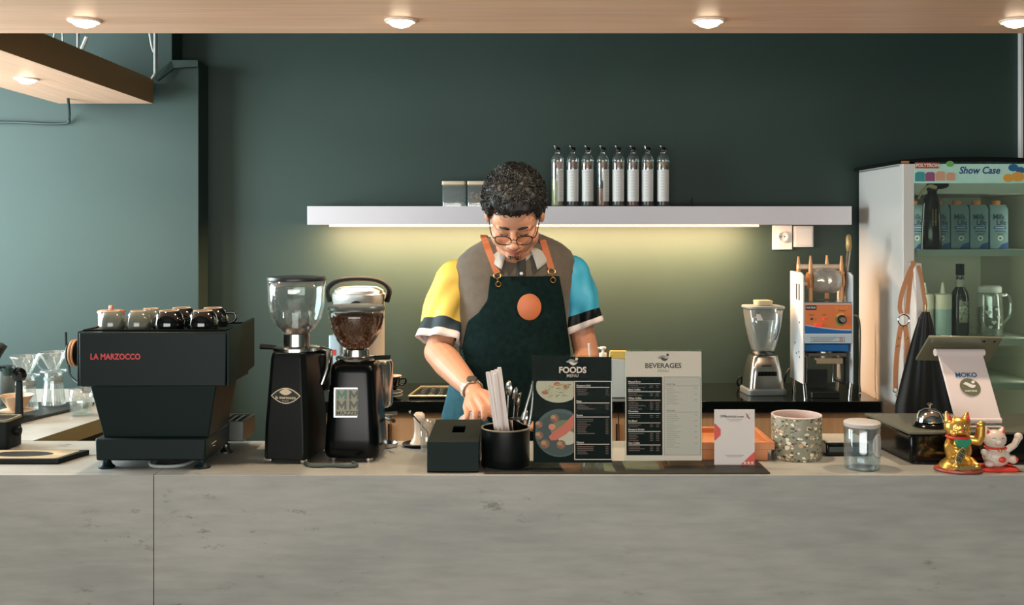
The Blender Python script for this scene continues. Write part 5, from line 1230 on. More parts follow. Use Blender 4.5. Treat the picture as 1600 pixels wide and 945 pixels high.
def heart(mb, ang, z, s_, rad):
    P = [(math.sin(a)**3*s_, (.8125*math.cos(a)-.3125*math.cos(2*a)-.125*math.cos(3*a)-.0625*math.cos(4*a))*s_) for a in [2*PI*i/18 for i in range(18)]]
    lo = [(rad*math.sin(ang+x/rad), -rad*math.cos(ang+x/rad), z+w) for x, w in P]; hi = [((rad+.0008)*math.sin(ang+x/rad), -(rad+.0008)*math.cos(ang+x/rad), z+w) for x, w in P]
    mb.add(lo+hi, [tuple(range(17, -1, -1)), tuple(range(18, 36))]+[(j, (j+1) % 18, 18+(j+1) % 18, 18+j) for j in range(18)])
for a_, z, s_ in ((-.5, .10, .012), (-.1, .06, .010), (.1, .115, .007), (-.35, .04, .008), (.5, .05, .006), (.3, .08, .009)): heart(ht, a_, z, s_, .0535)
mk('heart_print', ht, m_ckw, t)
mk('dark_drink', MB().lathe([(0, .005), (.046, .005), (.048, .09), (.046, .12), (0, .12)], seg=28), M('dark_drink', (62, 62, 48), .3), t)

# ---------------------------------------------------------------- apron hung on the fridge handle
m_tan = M('tan_leather', (204, 142, 100), .45, bump=.15, bump_scale=200)
m_cloth = M('apron_cloth', (18, 26, 28), .8, sheen=.2)
t = thing('hanging_apron', 'black apron with tan leather straps hung on the fridge door handle', 'apron', (xa(1420, 4.08), 4.08, za(640, 4.08)))
def ribbon(mb, pts, w, th, wdir=(1, 0, 0)):
    pts = smoothline(pts, 6); wd = Vector(wdir).normalized(); rs = []
    for i, p in enumerate(pts):
        tt = (pts[min(i+1, len(pts)-1)]-pts[max(i-1, 0)]).normalized(); u = (wd-tt*wd.dot(tt)).normalized(); nn = tt.cross(u)
        rs.append([p-u*w/2-nn*th/2, p+u*w/2-nn*th/2, p+u*w/2+nn*th/2, p-u*w/2+nn*th/2])
    mb.rings(rs); return mb
D = 4.075
st = mk('strap', ribbon(MB(), [at(1429, 409, 4.10), at(1421, 425, 4.09), at(1410, 455, D), at(1406, 478, D), at(1408, 490, D)], .018, .003), m_tan, t, world=True)
mk('strap', ribbon(MB(), [at(1427, 409, 4.13), at(1422, 440, 4.12), at(1419, 470, 4.1), at(1417, 490, 4.09)], .018, .003), m_tan, t, world=True)
mk('strap', ribbon(MB(), [at(1408, 508, D), at(1404, 530, D), at(1400, 570, D), at(1399, 606, D)], .020, .003), m_tan, t, world=True)
mk('strap', ribbon(MB(), [at(1414, 508, D), at(1417, 530, D), at(1418, 560, D), at(1420, 597, D)], .020, .003), m_tan, t, world=True)
mk('strap', ribbon(MB(), [at(1435, 415, 4.10), at(1440, 435, 4.10), at(1444, 462, 4.10), at(1447, 478, 4.10)], .013, .003), m_tan, t, world=True)
mk('ring', MB().torus(at(1412, 500, D-.004), .022, .0025, 28, 8, rot=RX), m_chrome, t, world=True)
mk('buckle', MB().torus(at(1399, 609, D-.004), .009, .002, 18, 8, rot=RX).torus(at(1403, 617, D-.004), .008, .0018, 18, 8, rot=RX).tube([at(1446, 476, 4.095), at(1447, 492, 4.095)], .005, 8), m_brass, t, world=True)
for px, py in ((1403, 528), (1417, 528), (1401, 540)): 
    mk('rivet', MB().ell(at(px, py, D-.003), (.004, .002, .004), 10, 6), m_brass, t, world=True)
# draped cloth: several soft folds falling from the handle clip to behind the cash drawer
def drape(u, v):
    xl = 1400+ (1400-1400)*v; 
    # left edge runs from the clip down to the buckle, right edge stays near the stand
    top = (1441, 487); 
    l = 1441+(1398-1441)*min(1, v*1.25)**.8; r = 1452+(1492-1452)*min(1, v*1.1)**.9
    px = l+(r-l)*u; py = 487+v*(672-487)
    fold = .014*math.sin(u*11+v*2)*min(1, .25+v)+.008*math.sin(u*23+1)
    return at(px, py, 4.035+fold+.01*u)
mk('cloth', MB().grid(drape, 40, 24), m_cloth, t, world=True, solid=.0025)

# ---------------------------------------------------------------- cash drawer and what stands on it
t = thing('cash_drawer', 'black cash drawer box with the bell and the tablet stand on top', 'cash drawer', (1.26, 2.835, CT))
top = [(1.046, 2.698), (1.52, 2.698), (1.52, 2.975), (1.024, 2.975)]
def rs_(z, g=0.): return [(x+(g if i in (0, 3) else -g)-1.26, y+(g if i < 2 else -g)-2.835, z) for i, (x, y) in enumerate(top)]
mk('body', MB().rings([rs_(.006, .003), rs_(.079, .003)]), m_blackgloss, t, bevel=.006)
mk('lid', MB().rings([rs_(.0793), rs_(.0855)]), M('drawer_lid', (92, 92, 78), .4), t, bevel=.001)
for x, y in ((-.19, -.12), (.22, -.12), (-.19, .12), (.22, .12)):
    mk('foot', MB().lathe([(0, 0), (.010, 0), (.010, .007), (0, .007)], (x, y, 0), 14), m_rubber, t)
mk('front_lock', MB().lathe([(0, 0), (.009, 0), (.009, .003), (0, .003)], (0, 0, 0), 18, rot=RX).mv((-.02, -.1340, .045)), m_darksteel, t)
DT = CT+.0857
t = thing('service_bell', 'shiny chrome service bell on the cash drawer', 'bell', (xa(1447, 2.80), 2.775, DT))
mk('base', MB().lathe([(0, 0), (.044, 0), (.045, .003), (.040, .010), (.034, .013), (0, .013)], seg=40), m_blackgloss, t)
mk('dome', MB().lathe([(.036, .0135), (.038, .015), (.036, .026), (.028, .040), (.014, .048), (0, .050)], seg=40, cap0=False), m_chrome, t)
mk('button', MB().lathe([(.003, .049), (.003, .057), (.008, .058), (.008, .061), (.004, .064), (0, .0645)], seg=18), m_chrome, t)
# tablet stand
m_tw = M('stand_white', (222, 208, 204), .35)
t = thing('tablet_stand', 'white tablet stand with a round green sticker on the cash drawer', 'tablet stand', (xa(1525, 2.80), 2.80, DT))
def pan(du):
    TL, TR, BR, BL = at(1466, 553, 2.83), at(1536, 553, 2.84), at(1565, 655, 2.752), at(1493, 655, 2.752)
    return TL, TR, BR, BL
TL, TR, BR, BL = pan(0)
nn = (TR-TL).cross(BL-TL).normalized(); nn = nn if nn.y > 0 else -nn
def plate_(mb, q, th):
    mb.hexa([q[3], q[2], q[2]+nn*th, q[3]+nn*th, q[0], q[1], q[1]+nn*th, q[0]+nn*th]); return mb
pl = mk('support_plate', plate_(MB(), (TL, TR, BR, BL), .006), m_tw, t, world=True, bevel=.002)
RL = TL+Vector((-.008, .004, .004)); RR2 = TR+Vector((.004, .004, .004))
mk('hinge_roll', MB().tube([RL, RR2], .0105, 20), m_tw, t, world=True, bevel=.001)
ru, rv = (TR-TL).normalized(), Vector((0, 0, 1))
bs = MB(); ax = Vector((BL.x, BL.y, DT))
fl_ = [(0, 0), (0, .135)]
bs.hexa([Vector((BL.x-.004, 2.742, DT+.0003)), Vector((BR.x-.002, 2.742, DT+.0003)), Vector((BR.x-.02, 2.92, DT+.0003)), Vector((BL.x-.03, 2.92, DT+.0003)), Vector((BL.x-.004, 2.742, DT+.007)), Vector((BR.x-.002, 2.742, DT+.007)), Vector((BR.x-.02, 2.92, DT+.007)), Vector((BL.x-.03, 2.92, DT+.007))])
mk('base_plate', bs, m_tw, t, world=True, bevel=.002)
bend = MB(); rs = []
for i in range(7):
    a = -PI/2+PI*1.0*i/6
    for_ = .0075
    rs.append(None)
mk('bend', MB().tube([BL+Vector((0, .004, -.004)), BR+Vector((0, .004, -.004))], .0075, 16), m_tw, t, world=True)
# sticker and lettering on the plate: frame of the plate
eu = (TR-TL).normalized(); ev = (TL+TR-BL-BR).normalized(); ev = (ev-eu*ev.dot(eu)).normalized(); en = eu.cross(ev); en = en if en.y < 0 else -en
mrot = Matrix((eu, ev, eu.cross(ev))).transposed()
bb_eu = mrot.to_euler()
def onp(px, py):
    """where the sight line meets the plate"""
    o = Vector((0, 0, EYE)); dr = at(px, py, 1.0)-o; k = (TL-o).dot(en)/dr.dot(en); return o+dr*k
def poly_on(mb, pts, off, th=.0006):
    P = [onp(*p)+en*off for p in pts]; n = len(P)
    return mb.add(P+[p+en*th for p in P], [tuple(range(n)), tuple(range(2*n-1, n-1, -1))]+[((j+1) % n, j, n+j, n+(j+1) % n) for j in range(n)])
text('lettering', 'MOKO', .0175, M('moko_blue', (40, 92, 136), .4), pl, onp(1509.5, 586)+en*.0006-t.location, rot=bb_eu, bold=.02, sx=1.15)
m_sti = M('sticker_olive', (104, 104, 78), .5)
stk = mk('round_sticker', poly_on(MB(), [(1516+16.2*math.cos(2*PI*j/32)+4*math.sin(2*PI*j/32)*-1*-.5, 604.8+13.5*math.sin(2*PI*j/32)+2.2*math.cos(2*PI*j/32)) for j in range(32)], .0002), m_sti, pl, world=True, smooth=0)
mk('sticker_logo', poly_on(poly_on(MB(), [(1504, 600), (1508, 597), (1512, 598), (1518, 601), (1524.5, 601.5), (1523, 605), (1519, 606.5), (1514, 604.5), (1509, 601.5)], .001), [(1520+2.8*math.cos(2*PI*j/14), 597+2.3*math.sin(2*PI*j/14)) for j in range(14)], .001), m_label, stk, world=True, smooth=0)
text('lettering', 'NOKTURNE', .0062, m_label, stk, onp(1517, 611)+en*.0010-t.location, rot=bb_eu, bold=.02)
t = thing('tablet', 'grey tablet seen from behind resting on the white stand', 'tablet', (1.24, 2.86, 1.285))
A_, B_, C_, D_ = Vector((xa(1452, 2.80), 2.80, za(527, 2.80))), Vector((xa(1567, 2.80), 2.80, za(529, 2.80))), Vector((xa(1546, 2.935), 2.935, za(566, 2.935))), Vector((xa(1431, 2.935), 2.935, za(563, 2.935)))
nt_ = (B_-A_).cross(D_-A_).normalized(); nt_ = nt_ if nt_.z > 0 else -nt_
tb = mk('case', MB().hexa([A_, B_, C_, D_, A_+nt_*.007, B_+nt_*.007, C_+nt_*.007, D_+nt_*.007]), M('tablet_case', (128, 130, 108), .3, .4), t, world=True, bevel=.002)
mk('screen', MB().hexa([p.lerp((A_+C_)/2, .04)+nt_*(.0072 if i < 4 else .0080) for i, p in enumerate((A_, B_, C_, D_, A_, B_, C_, D_))]), m_blackgloss, t, world=True, smooth=0)
uu, vv = (B_-A_), (D_-A_)
cl = MB()
for u_, w_ in ((.90, .03), (.74, .05)):
    p = A_+uu*u_+vv*.10-nt_*.0007; cl.hexa([p, p+uu*w_, p+uu*w_+vv*.06, p+vv*.06]+[q+nt_*.0012 for q in (p, p+uu*w_, p+uu*w_+vv*.06, p+vv*.06)])
mk('camera_lens', cl, m_blackgloss, tb, world=True)

# ---------------------------------------------------------------- lucky cats
m_gold = M('gold_shiny', (244, 192, 96), .30, .85); m_goldr = M('gold_pale', (240, 214, 150), .2, .9)
m_redc = M('cat_red', (222, 68, 56), .35); m_plate = M('cat_plate_red', (176, 84, 72), .35); m_bib = M('bib_green', (44, 140, 104), .35)
t = thing('lucky_cat', 'gold beckoning cat figurine on a round red plate at the counter edge', 'figurine', (xa(1498, 2.636), 2.636, CT))
mk('plate', MB().lathe([(0, 0), (.058, 0), (.062, .003), (.061, .007), (.050, .010), (0, .010)], seg=48, sy=.78), m_plate, t)
g = MB()
g.lathe([(0, .008), (.052, .008), (.046, .020), (.034, .030), (0, .034)], seg=32, sy=.8)
g.ell((0, .004, .052), (.034, .030, .036)).ell((0, .0, .072), (.026, .023, .024))
g.ell((-.006, -.004, .112), (.033, .027, .027)).ell((-.006, -.026, .104), (.013, .009, .008))
g.ell((-.022, -.022, .100), (.010, .008, .008)).ell((.010, -.022, .100), (.010, .008, .008))
for s_ in (-1, 1):
    g.cap((-.006+s_*.021, -.004, .128), (-.006+s_*.027, -.002, .150), .0125, .0032)
    g.cap((s_*.022, -.022, .028), (s_*.024, -.042, .022), .011, .009)
    g.ell((s_*.026, -.044, .021), (.011, .010, .009))
g.chain([(-.026, -.006, .076), (-.036, -.020, .066), (-.022, -.034, .058)], [.010, .010, .0095])
g.chain([(.026, -.004, .080), (.045, -.010, .078), (.049, -.014, .092), (.049, -.018, .116)], [.011, .0125, .0125, .0105])
g.ell((.048, -.020, .122), (.0115, .009, .009))
bdy = remesh('body', g, m_gold, t, .0017, 2, world=False)
er = MB()
for s_ in (-1, 1): er.prism([(-.006+s_*.0215-.0065, .130), (-.006+s_*.0215+.0065, .130), (-.006+s_*.0265, .1475)], -.0155, -.0115)
mk('inner_ear', er, m_redc, bdy, smooth=0, bevel=.001)
mk('collar', MB().torus((-.004, -.004, .0875), .0235, .0042, 32, 8, sx=1.1, sy=1.05), m_redc, t)
bb_ = [(-.024, .086), (.020, .086), (.018, .074), (.004, .060), (-.004, .058), (-.018, .070)]
mk('bib', MB().prism(bb_, -.033, -.023), m_bib, t, bevel=.003)
pq = mk('oval_plaque', MB().prism([(.0115*math.cos(a)*1.0, .024*math.sin(a)) for a in [2*PI*i/20 for i in range(20)]], -.003, .003).xf(Matrix.Translation((-.016, -.046, .046)) @ Matrix.Rotation(R(32), 4, 'Y') @ Matrix.Rotation(R(-14), 4, 'X')), m_goldr, t, bevel=.001)
stx = MB(); Tm = Matrix.Translation((-.016, -.0465, .046)) @ Matrix.Rotation(R(32), 4, 'Y') @ Matrix.Rotation(R(-14), 4, 'X')
for z in (.013, .001, -.011):
    stx.bb(-.007, .007, -.0042, -.003, z+.003, z+.0043); stx.bb(-.0007, .0007, -.0042, -.003, z-.004, z+.005); stx.bb(-.006, .006, -.0042, -.003, z-.001, z); stx.bb(-.0055, -.0042, -.0042, -.003, z-.004, z+.0); stx.bb(.0042, .0055, -.0042, -.003, z-.004, z+.0)
mk('plaque_strokes', stx.xf(Tm), m_ink, pq, smooth=0)
fc = MB()
for s_ in (-1, 1):
    fc.torus((-.006+s_*.0125, -.0290, .1155), .0058, .0012, 18, 6, rot=RX); fc.ell((-.006+s_*.0125, -.0285, .1155), (.0022, .002, .0022), 10, 6)
    for k in range(2): fc.tube([(-.006+s_*.014, -.030, .1045-.003*k), (-.006+s_*.027, -.022, .1055-.005*k)], .0006, 5)
mk('face', fc, m_goldr, bdy)
mk('nose', MB().ell((-.006, -.0355, .1085), (.003, .002, .002), 10, 6), m_redc, bdy)
mk('mouth', MB().tube(smoothline([(-.014, -.0345, .102), (-.010, -.037, .0995), (-.006, -.0375, .101), (-.002, -.037, .0995), (.002, -.0345, .102)], 3), .0008, 5), m_redc, bdy)
bs_ = MB(); bs_.bb(-.032, .020, -.052, -.046, .012, .022)
mk('name_bar', bs_, m_goldr, t, bevel=.002)

m_wc = M('cat_white', (218, 200, 184), .35)
t = thing('lucky_cat', 'small white beckoning cat figurine with red collar on a red cushion', 'figurine', (xa(1555, 2.65), 2.645, CT)); t.scale = (.92, .92, .95)
mk('cushion', MB().rings([rrect(.050, .036, .016, 0, 5), rrect(.053, .039, .018, .004, 5), rrect(.050, .036, .016, .009, 5), rrect(.044, .030, .014, .0105, 5)]), m_redc, t)
g = MB(); g.ell((0, 0, .036), (.038, .030, .029)).ell((0, 0, .052), (.028, .024, .020)).ell((-.006, -.004, .083), (.032, .026, .026))
for s_ in (-1, 1): g.cap((-.006+s_*.019, -.002, .100), (-.006+s_*.024, -.002, .114), .0105, .003)
g.ell((.040, -.014, .030), (.013, .012, .012)).cap((-.030, -.010, .046), (-.042, -.016, .050), .010, .009).ell((-.028, -.018, .020), (.014, .014, .010)).ell((-.006, -.028, .077), (.010, .006, .006))
bdy = remesh('body', g, m_wc, t, .0017, 2, world=False)
g = MB().chain([(.024, -.006, .052), (.046, -.010, .068), (.056, -.012, .088)], [.010, .0085, .0095]).ell((.057, -.012, .091), (.0115, .0105, .011))
mk('waving_paw', g, m_wc, t)
mk('collar', MB().torus((-.003, -.002, .0605), .0265, .0028, 32, 8, sx=1.05), m_redc, t)
er = MB()
for s_ in (-1, 1): er.prism([(-.006+s_*.0195-.006, .0995), (-.006+s_*.0195+.006, .0995), (-.006+s_*.0235, .1125)], -.0135, -.0095)
mk('inner_ear', er, m_redc, bdy, smooth=0, bevel=.001)
mk('belly_spot', MB().ell((.004, -.0285, .032), (.011, .004, .0085)), m_redc, bdy)
mk('foot_pad', MB().ell((.047, -.0225, .032), (.005, .004, .006)), m_redc, bdy)
fc = MB()
for s_ in (-1, 1): fc.tube(smoothline([(-.006+s_*.008, -.0285, .088), (-.006+s_*.0125, -.0285, .0905), (-.006+s_*.017, -.0262, .088)], 3), .0008, 5)
for i in range(3): fc.ell((.050+.0018*i, -.0205, .072+.006*i), (.0013, .0012, .0013), 8, 5)
mk('face', fc, m_ink, bdy)
mk('bell', MB().ell((-.003, -.0300, .057), .005, 12, 8), m_gold, t)

# ---------------------------------------------------------------- the barista
m_skin = M('skin', (200, 142, 110), .48, col2=(208, 150, 118), noise_scale=(9, 9, 9))
m_lip = M('lip', (182, 104, 88), .45); m_hair = M('hair_black', (22, 22, 20), .55); m_hair2 = M('stubble', (64, 48, 40), .7)
PB = Vector((.0, 3.42, 0))
person = thing('person', 'barista in glasses, grey shirt with yellow and blue sleeves and black apron, looking down', 'person', PB)
PITCH = R(40); HC = Vector((.008, 3.205, 1.661))
HM = Matrix.Translation(HC) @ Matrix.Rotation(R(-2), 4, 'Z') @ Matrix.Rotation(PITCH, 4, 'X')
hd = MB()
hd.ell((0, .010, .030), (.078, .098, .096), 28, 18)
hd.ell((0, -.030, -.036), (.0685, .062, .078), 28, 16)
hd.ell((0, -.052, .030), (.066, .042, .056), 24, 14)
for s_ in (-1, 1):
    hd.ell((s_*.040, -.048, -.034), (.032, .036, .034), 18, 12)
    hd.ell((s_*.047, -.020, -.066), (.024, .034, .032), 18, 12)
    hd.ell((s_*.030, -.0765, .0035), (.0165, .0125, .0120), 16, 10)
    hd.ell((s_*.028, -.082, .022), (.024, .012, .0075), 16, 10)
    hd.ell((s_*.0135, -.100, -.037), (.0105, .012, .0095), 14, 10)
    hd.ell((s_*.080, .014, -.004), (.010, .019, .031), 16, 12)
hd.ell((0, -.066, -.101), (.028, .022, .019), 18, 12)
hd.ell((0, -.045, -.100), (.045, .034, .020), 18, 12)
hd.chain([(0, -.088, .018), (0, -.099, -.010), (0, -.109, -.030)], [.0085, .0100, .0145], 14)
hd.ell((0, -.083, -.058), (.030, .014, .014), 16, 10)
hd.chain([(-.022, -.085, -.0665), (-.009, -.0945, -.0625), (0, -.0955, -.0640), (.009, -.0945, -.0625), (.022, -.085, -.0665)], [.003, .0055, .005, .0055, .003], 10)
hd.chain([(-.019, -.085, -.072), (0, -.0935, -.0755), (.019, -.085, -.072)], [.003, .0068, .003], 10)
hd.ell((0, -.078, -.085), (.024, .014, .012), 16, 10)
hd.xf(HM @ Matrix.Diagonal((1.06, 1, 1, 1)))
body = MB(); body.v, body.f, body.m = list(hd.v), list(hd.f), list(hd.m)
# neck, trunk
NB = Vector((.008, 3.385, 1.500))
body.cap(HM @ Vector((0, .035, -.055)), NB, .060, .066, 22)
body.cap(HM @ Vector((0, .01, -.075)), NB+Vector((0, .02, .0)), .046, .050, 22)
body.ell((.008, 3.41, 1.43), (.165, .095, .10), 28, 16)
body.ell((.008, 3.40, 1.30), (.160, .115, .16), 28, 16)
body.ell((.008, 3.40, 1.14), (.160, .125, .15), 28, 16)
body.ell((.008, 3.42, .98), (.165, .125, .12), 28, 16)
SHL, EL, WR = Vector((-.190, 3.405, 1.430)), Vector((-.240, 3.318, 1.222)), Vector((-.1175, 3.100, 1.130))
SHR, ER_, WRR = Vector((.200, 3.405, 1.445)), Vector((.247, 3.380, 1.200)), Vector((.150, 3.140, 1.070))
body.chain([Vector((-.09, 3.41, 1.46)), SHL, SHL.lerp(EL, .5), EL], [.06, .047, .043, .044])
body.chain([EL, EL.lerp(WR, .3), EL.lerp(WR, .7), WR], [.046, .048, .038, .0285])
body.chain([Vector((.10, 3.41, 1.46)), SHR, SHR.lerp(ER_, .5), ER_], [.06, .047, .042, .042])
body.chain([ER_, ER_.lerp(WRR, .3), ER_.lerp(WRR, .7), WRR], [.042, .046, .037, .028])
# legs and feet
for s_ in (-1, 1):
    body.chain([(.008+s_*.085, 3.43, .93), (.008+s_*.10, 3.42, .50), (.008+s_*.105, 3.45, .10)], [.095, .062, .042])
    body.chain([(.008+s_*.105, 3.47, .05), (.008+s_*.115, 3.33, .035)], [.040, .030])
# his right hand (over the black box)
def hand(mb, wr, kn, th, palm_r=.0145):
    """kn: per finger (knuckle, middle joint, tip, radius); th: thumb chain"""
    wr = Vector(wr); ks = [Vector(k[0]) for k in kn]
    for k, f in zip(ks, kn):
        mb.chain([wr.lerp(k, .12), wr.lerp(k, .6), k], [.018, .0150, f[3]+.0015], 12)
    for a, b in zip(ks, ks[1:]):
        mb.cap(wr.lerp(a, .75), wr.lerp(b, .75), .0125, .0125, 12); mb.cap(wr.lerp(a, .4), wr.lerp(b, .4), .0150, .0150, 12)
    for k, j, tp, r in kn:
        k, j, tp = Vector(k), Vector(j), Vector(tp); d_ = j.lerp(tp, .45)+(j-k)*.06
        mb.chain([k, k.lerp(j, .5), j, d_, tp], [r+.0008, r-.0002, r, r-.0008, r-.0018], 12)
    mb.chain([wr.lerp(Vector(th[0]), .3)]+[Vector(p) for p in th], [.017, .0150, .0125, .0105][:len(th)+1], 12)
P_ = lambda px, py, d: at(px, py, d)
hand(body, WR, [
    (P_(758, 620, 3.035), P_(768, 632, 3.000), P_(768, 648, 2.985), .0108),
    (P_(748, 624, 3.030), P_(756, 637, 2.992), P_(756, 653, 2.980), .0112),
    (P_(737, 630, 3.030), P_(743, 643, 2.995), P_(742, 656, 2.985), .0108),
    (P_(728, 636, 3.040), P_(730, 647, 3.010), P_(728, 657, 3.000), .0096)],
    [P_(763, 618, 3.050), P_(773, 626, 3.020), P_(776, 637, 3.000)])
# his left hand, resting on the counter behind the menus
hand(body, WRR, [
    ((.095, 3.062, 1.060), (.082, 3.020, 1.045), (.076, 2.995, 1.020), .0088),
    ((.118, 3.056, 1.058), (.108, 3.010, 1.044), (.103, 2.983, 1.019), .0092),
    ((.140, 3.056, 1.055), (.134, 3.012, 1.042), (.130, 2.987, 1.018), .0088),
    ((.160, 3.064, 1.050), (.158, 3.028, 1.038), (.155, 3.004, 1.016), .0078)],
    [(.098, 3.090, 1.052), (.072, 3.060, 1.040), (.060, 3.035, 1.030)])
bd = remesh('body', body, [m_skin, m_lip], person, .0036, 3)
iv = HM.inverted(); me = bd.data
off = PB
for p in me.polygons:
    c = iv @ (p.center+off)
    if c.y < -.0885 and abs(c.x) < .021 and -.0815 < c.z < -.0600 and abs(c.x) < .026*(1-((c.z+.0705)/.016)**2)+.002: p.material_index = 1
# eyelids, eyebrows, facial hair
for s_ in (-1, 1):
    br = MB().tube(smoothline([(s_*.013, -.0925, .0225), (s_*.028, -.0935, .0285), (s_*.042, -.0865, .0265), (s_*.050, -.0785, .0200)], 4), [.0022, .0036, .0040, .0042, .0042, .0040, .0038, .0036, .0032, .0028, .0022, .0016, .0010], 8)
    mk('eyebrow', br.xf(HM), m_hair, person, world=True)
for s_ in (-1, 1):
    ls = MB().tube(smoothline([(s_*.017, -.0868, -.0035), (s_*.030, -.0898, -.0062), (s_*.044, -.0835, -.0035)], 5), .0012, 6)
    mk('eyelash', ls.xf(HM), m_hair, person, world=True)
# moustache and goatee made of many short hairs
rnd = random.Random(21)
fh = MB()
for i in range(210):
    u = rnd.uniform(-1, 1)
    if i < 110: p = Vector((u*.024, -.0975+.012*u*u+rnd.uniform(-.001, .001), -.0535+rnd.uniform(-.004, .003)-.007*u*u)); d_ = Vector((u*.3, -.15, -1))
    else: p = Vector((u*.020, -.0900+.010*u*u-rnd.uniform(-.001, .003), -.0920+rnd.uniform(-.012, .010))); d_ = Vector((u*.2, -.2, -1))
    fh.tube([p, p+d_.normalized()*.0060], [.0006, .0002], 4)
fo = mk('facial_hair', fh.xf(HM), m_hair, person, world=True); fo['kind'] = 'stuff'
# hair: one thick curly mass
def hair_r(th, ph):
    """direction from the skull centre -> hair surface"""
    return
hr = MB(); nu, nv = 120, 60; HCc = Vector((0, .012, .034))
vs = []; keep = []
for j in range(nv+1):
    t_ = PI*j/nv
    for i in range(nu):
        a = 2*PI*i/nu
        d_ = Vector((math.sin(t_)*math.cos(a), math.sin(t_)*math.sin(a), math.cos(t_)))
        front = max(0, -d_.y); side = abs(d_.x)
        base = Vector((d_.x*.080, d_.y*.100, d_.z*.098))
        # lower edge of the hair
        z = base.z+HCc.z
        lim = .050+.018*max(0, front-.3) if front > .45 else (-.005 if d_.y < .35 else -.06)
        if .25 < front <= .62 and side > .55: lim = .020
        lim += .007*noise.noise(d_*5.5)
        f = min(1, max(0, (z-lim)/.028)); f = f*f*(3-2*f)
        topf = min(1, max(0, (d_.z+.15)/.8))
        thick = (.009+.021*topf+.012*front*topf)*f-(.004*(1-f))
        n1 = noise.noise(base*48); n2 = noise.noise(base*110+Vector((5, 1, 2)))
        b = base+d_*(thick+(.010*n1*topf+.005*n2)*f)
        vs.append(HM @ (b+HCc)); keep.append(f)
fs = []
for j in range(nv):
    for i in range(nu):
        q = (j*nu+i, j*nu+(i+1) % nu, (j+1)*nu+(i+1) % nu, (j+1)*nu+i)
        if max(keep[k] for k in q) > .02: fs.append(q)
hr.add(vs, fs)
ho = mk('hair', hr, m_hair, person, world=True)
# loose curls over the mass
cu = MB(); rnd = random.Random(31)
for i in range(2300):
    a = rnd.random()*2*PI; z = rnd.uniform(-.05, 1); s_ = math.sqrt(max(0, 1-z*z)); d_ = Vector((s_*math.cos(a), s_*math.sin(a), z))
    base = Vector((d_.x*.080, d_.y*.100, d_.z*.098)); front = max(0, -d_.y)
    lim = .062+.018*max(0, front-.3) if front > .45 else (.012 if d_.y < .35 else -.03)
    if .25 < front <= .62 and abs(d_.x) > .55: lim = .035
    lim -= .010; lim += .007*noise.noise(d_*5.5)
    if base.z+HCc.z < lim+.006: continue
    topf = min(1, max(0, (d_.z+.15)/.8)); f = min(1, max(0, (base.z+HCc.z-lim)/.035))
    p = base+d_*((.009+.021*topf+.012*front*topf)*f*.95+.002)+HCc
    r_ = rnd.uniform(.004, .0085); q = Euler((rnd.random()*6.3, rnd.random()*6.3, rnd.random()*6.3)).to_matrix(); n = 7; a1 = rnd.uniform(2.5, 4.6)
    cu.tube([HM @ (p+q @ Vector((r_*math.cos(a1*k/n), r_*math.sin(a1*k/n), .003*k/n))) for k in range(n+1)], [.0013]*n+[.0005], 4)
co = mk('curls', cu, m_hair, ho, world=False); co.location = (0, 0, 0)
co.matrix_parent_inverse = Matrix.Identity(4)
co.data.transform(Matrix.Translation(-PB)); co['kind'] = 'stuff'
# glasses
m_frame = M('glasses_frame', (34, 24, 20), .3); m_lens = GL('lens', (250, 244, 238), .05, .35)
gl = MB(); gy_, gz_ = -.111, -.0085
def lensring(s_, k=1.):
    return [(s_*.0325+.0245*k*math.copysign(abs(math.cos(a))**.75, math.cos(a)), gy_+.010*((s_*.0325+.0245*math.cos(a))/.06)**2, gz_+.0170*k*math.copysign(abs(math.sin(a))**.8, math.sin(a))) for a in [2*PI*i/32 for i in range(32)]]
for s_ in (-1, 1):
    ring = lensring(s_); gl.tube(ring+[ring[0]], .0014, 8)
    gl.tube([ring[i] for i in range(1, 16)], .0021, 8)
    gl.tube(smoothline([(s_*.057, gy_+.008, gz_+.006), (s_*.066, gy_+.014, gz_+.008), (s_*.074, -.06, gz_+.010), (s_*.0815, .0, .012), (s_*.083, .022, .006)], 4), .0017, 8)
gl.tube(smoothline([(-.0085, gy_, gz_+.004), (0, gy_-.002, gz_+.007), (.0085, gy_, gz_+.004)], 4), .0018, 8)
go = mk('glasses', gl.xf(HM), m_frame, person, world=True)
for s_ in (-1, 1):
    lr = lensring(s_, .95); n = len(lr); c = Vector((s_*.0325, gy_+.003, gz_))
    lb = MB().add(lr+[(x, y+.0012, z) for x, y, z in lr], [tuple(range(n)), tuple(range(2*n-1, n-1, -1))]+[((j+1) % n, j, n+j, n+(j+1) % n) for j in range(n)])
    o = mk('lens', lb.xf(HM), m_lens, go, smooth=0); o.data.transform(Matrix.Translation(-PB))

# ---- shirt
m_shirt = M('shirt_taupe', (88, 79, 69), .75, spec=.2, col2=(95, 86, 75), noise_scale=(40, 40, 40), sheen=.2)
m_yel = M('sleeve_yellow', (232, 200, 92), .55); m_navy = M('sleeve_navy', (34, 52, 62), .7); m_whc = M('sleeve_white', (226, 218, 214), .7)
m_blu = M('sleeve_blue', (52, 160, 192), .55); m_colr = M('collar_grey', (168, 168, 162), .7)
TR_ = [(1.597, .088, .066, 3.395), (1.582, .120, .080, 3.398), (1.562, .156, .092, 3.402), (1.537, .184, .102, 3.404), (1.507, .199, .110, 3.402), (1.472, .204, .118, 3.400), (1.430, .198, .124, 3.396), (1.385, .187, .130, 3.391), (1.32, .178, .137, 3.387), (1.24, .178, .143, 3.386), (1.16, .180, .148, 3.387), (1.08, .182, .150, 3.392), (1.00, .184, .150, 3.40), (.90, .184, .148, 3.41)]
CXB = .010
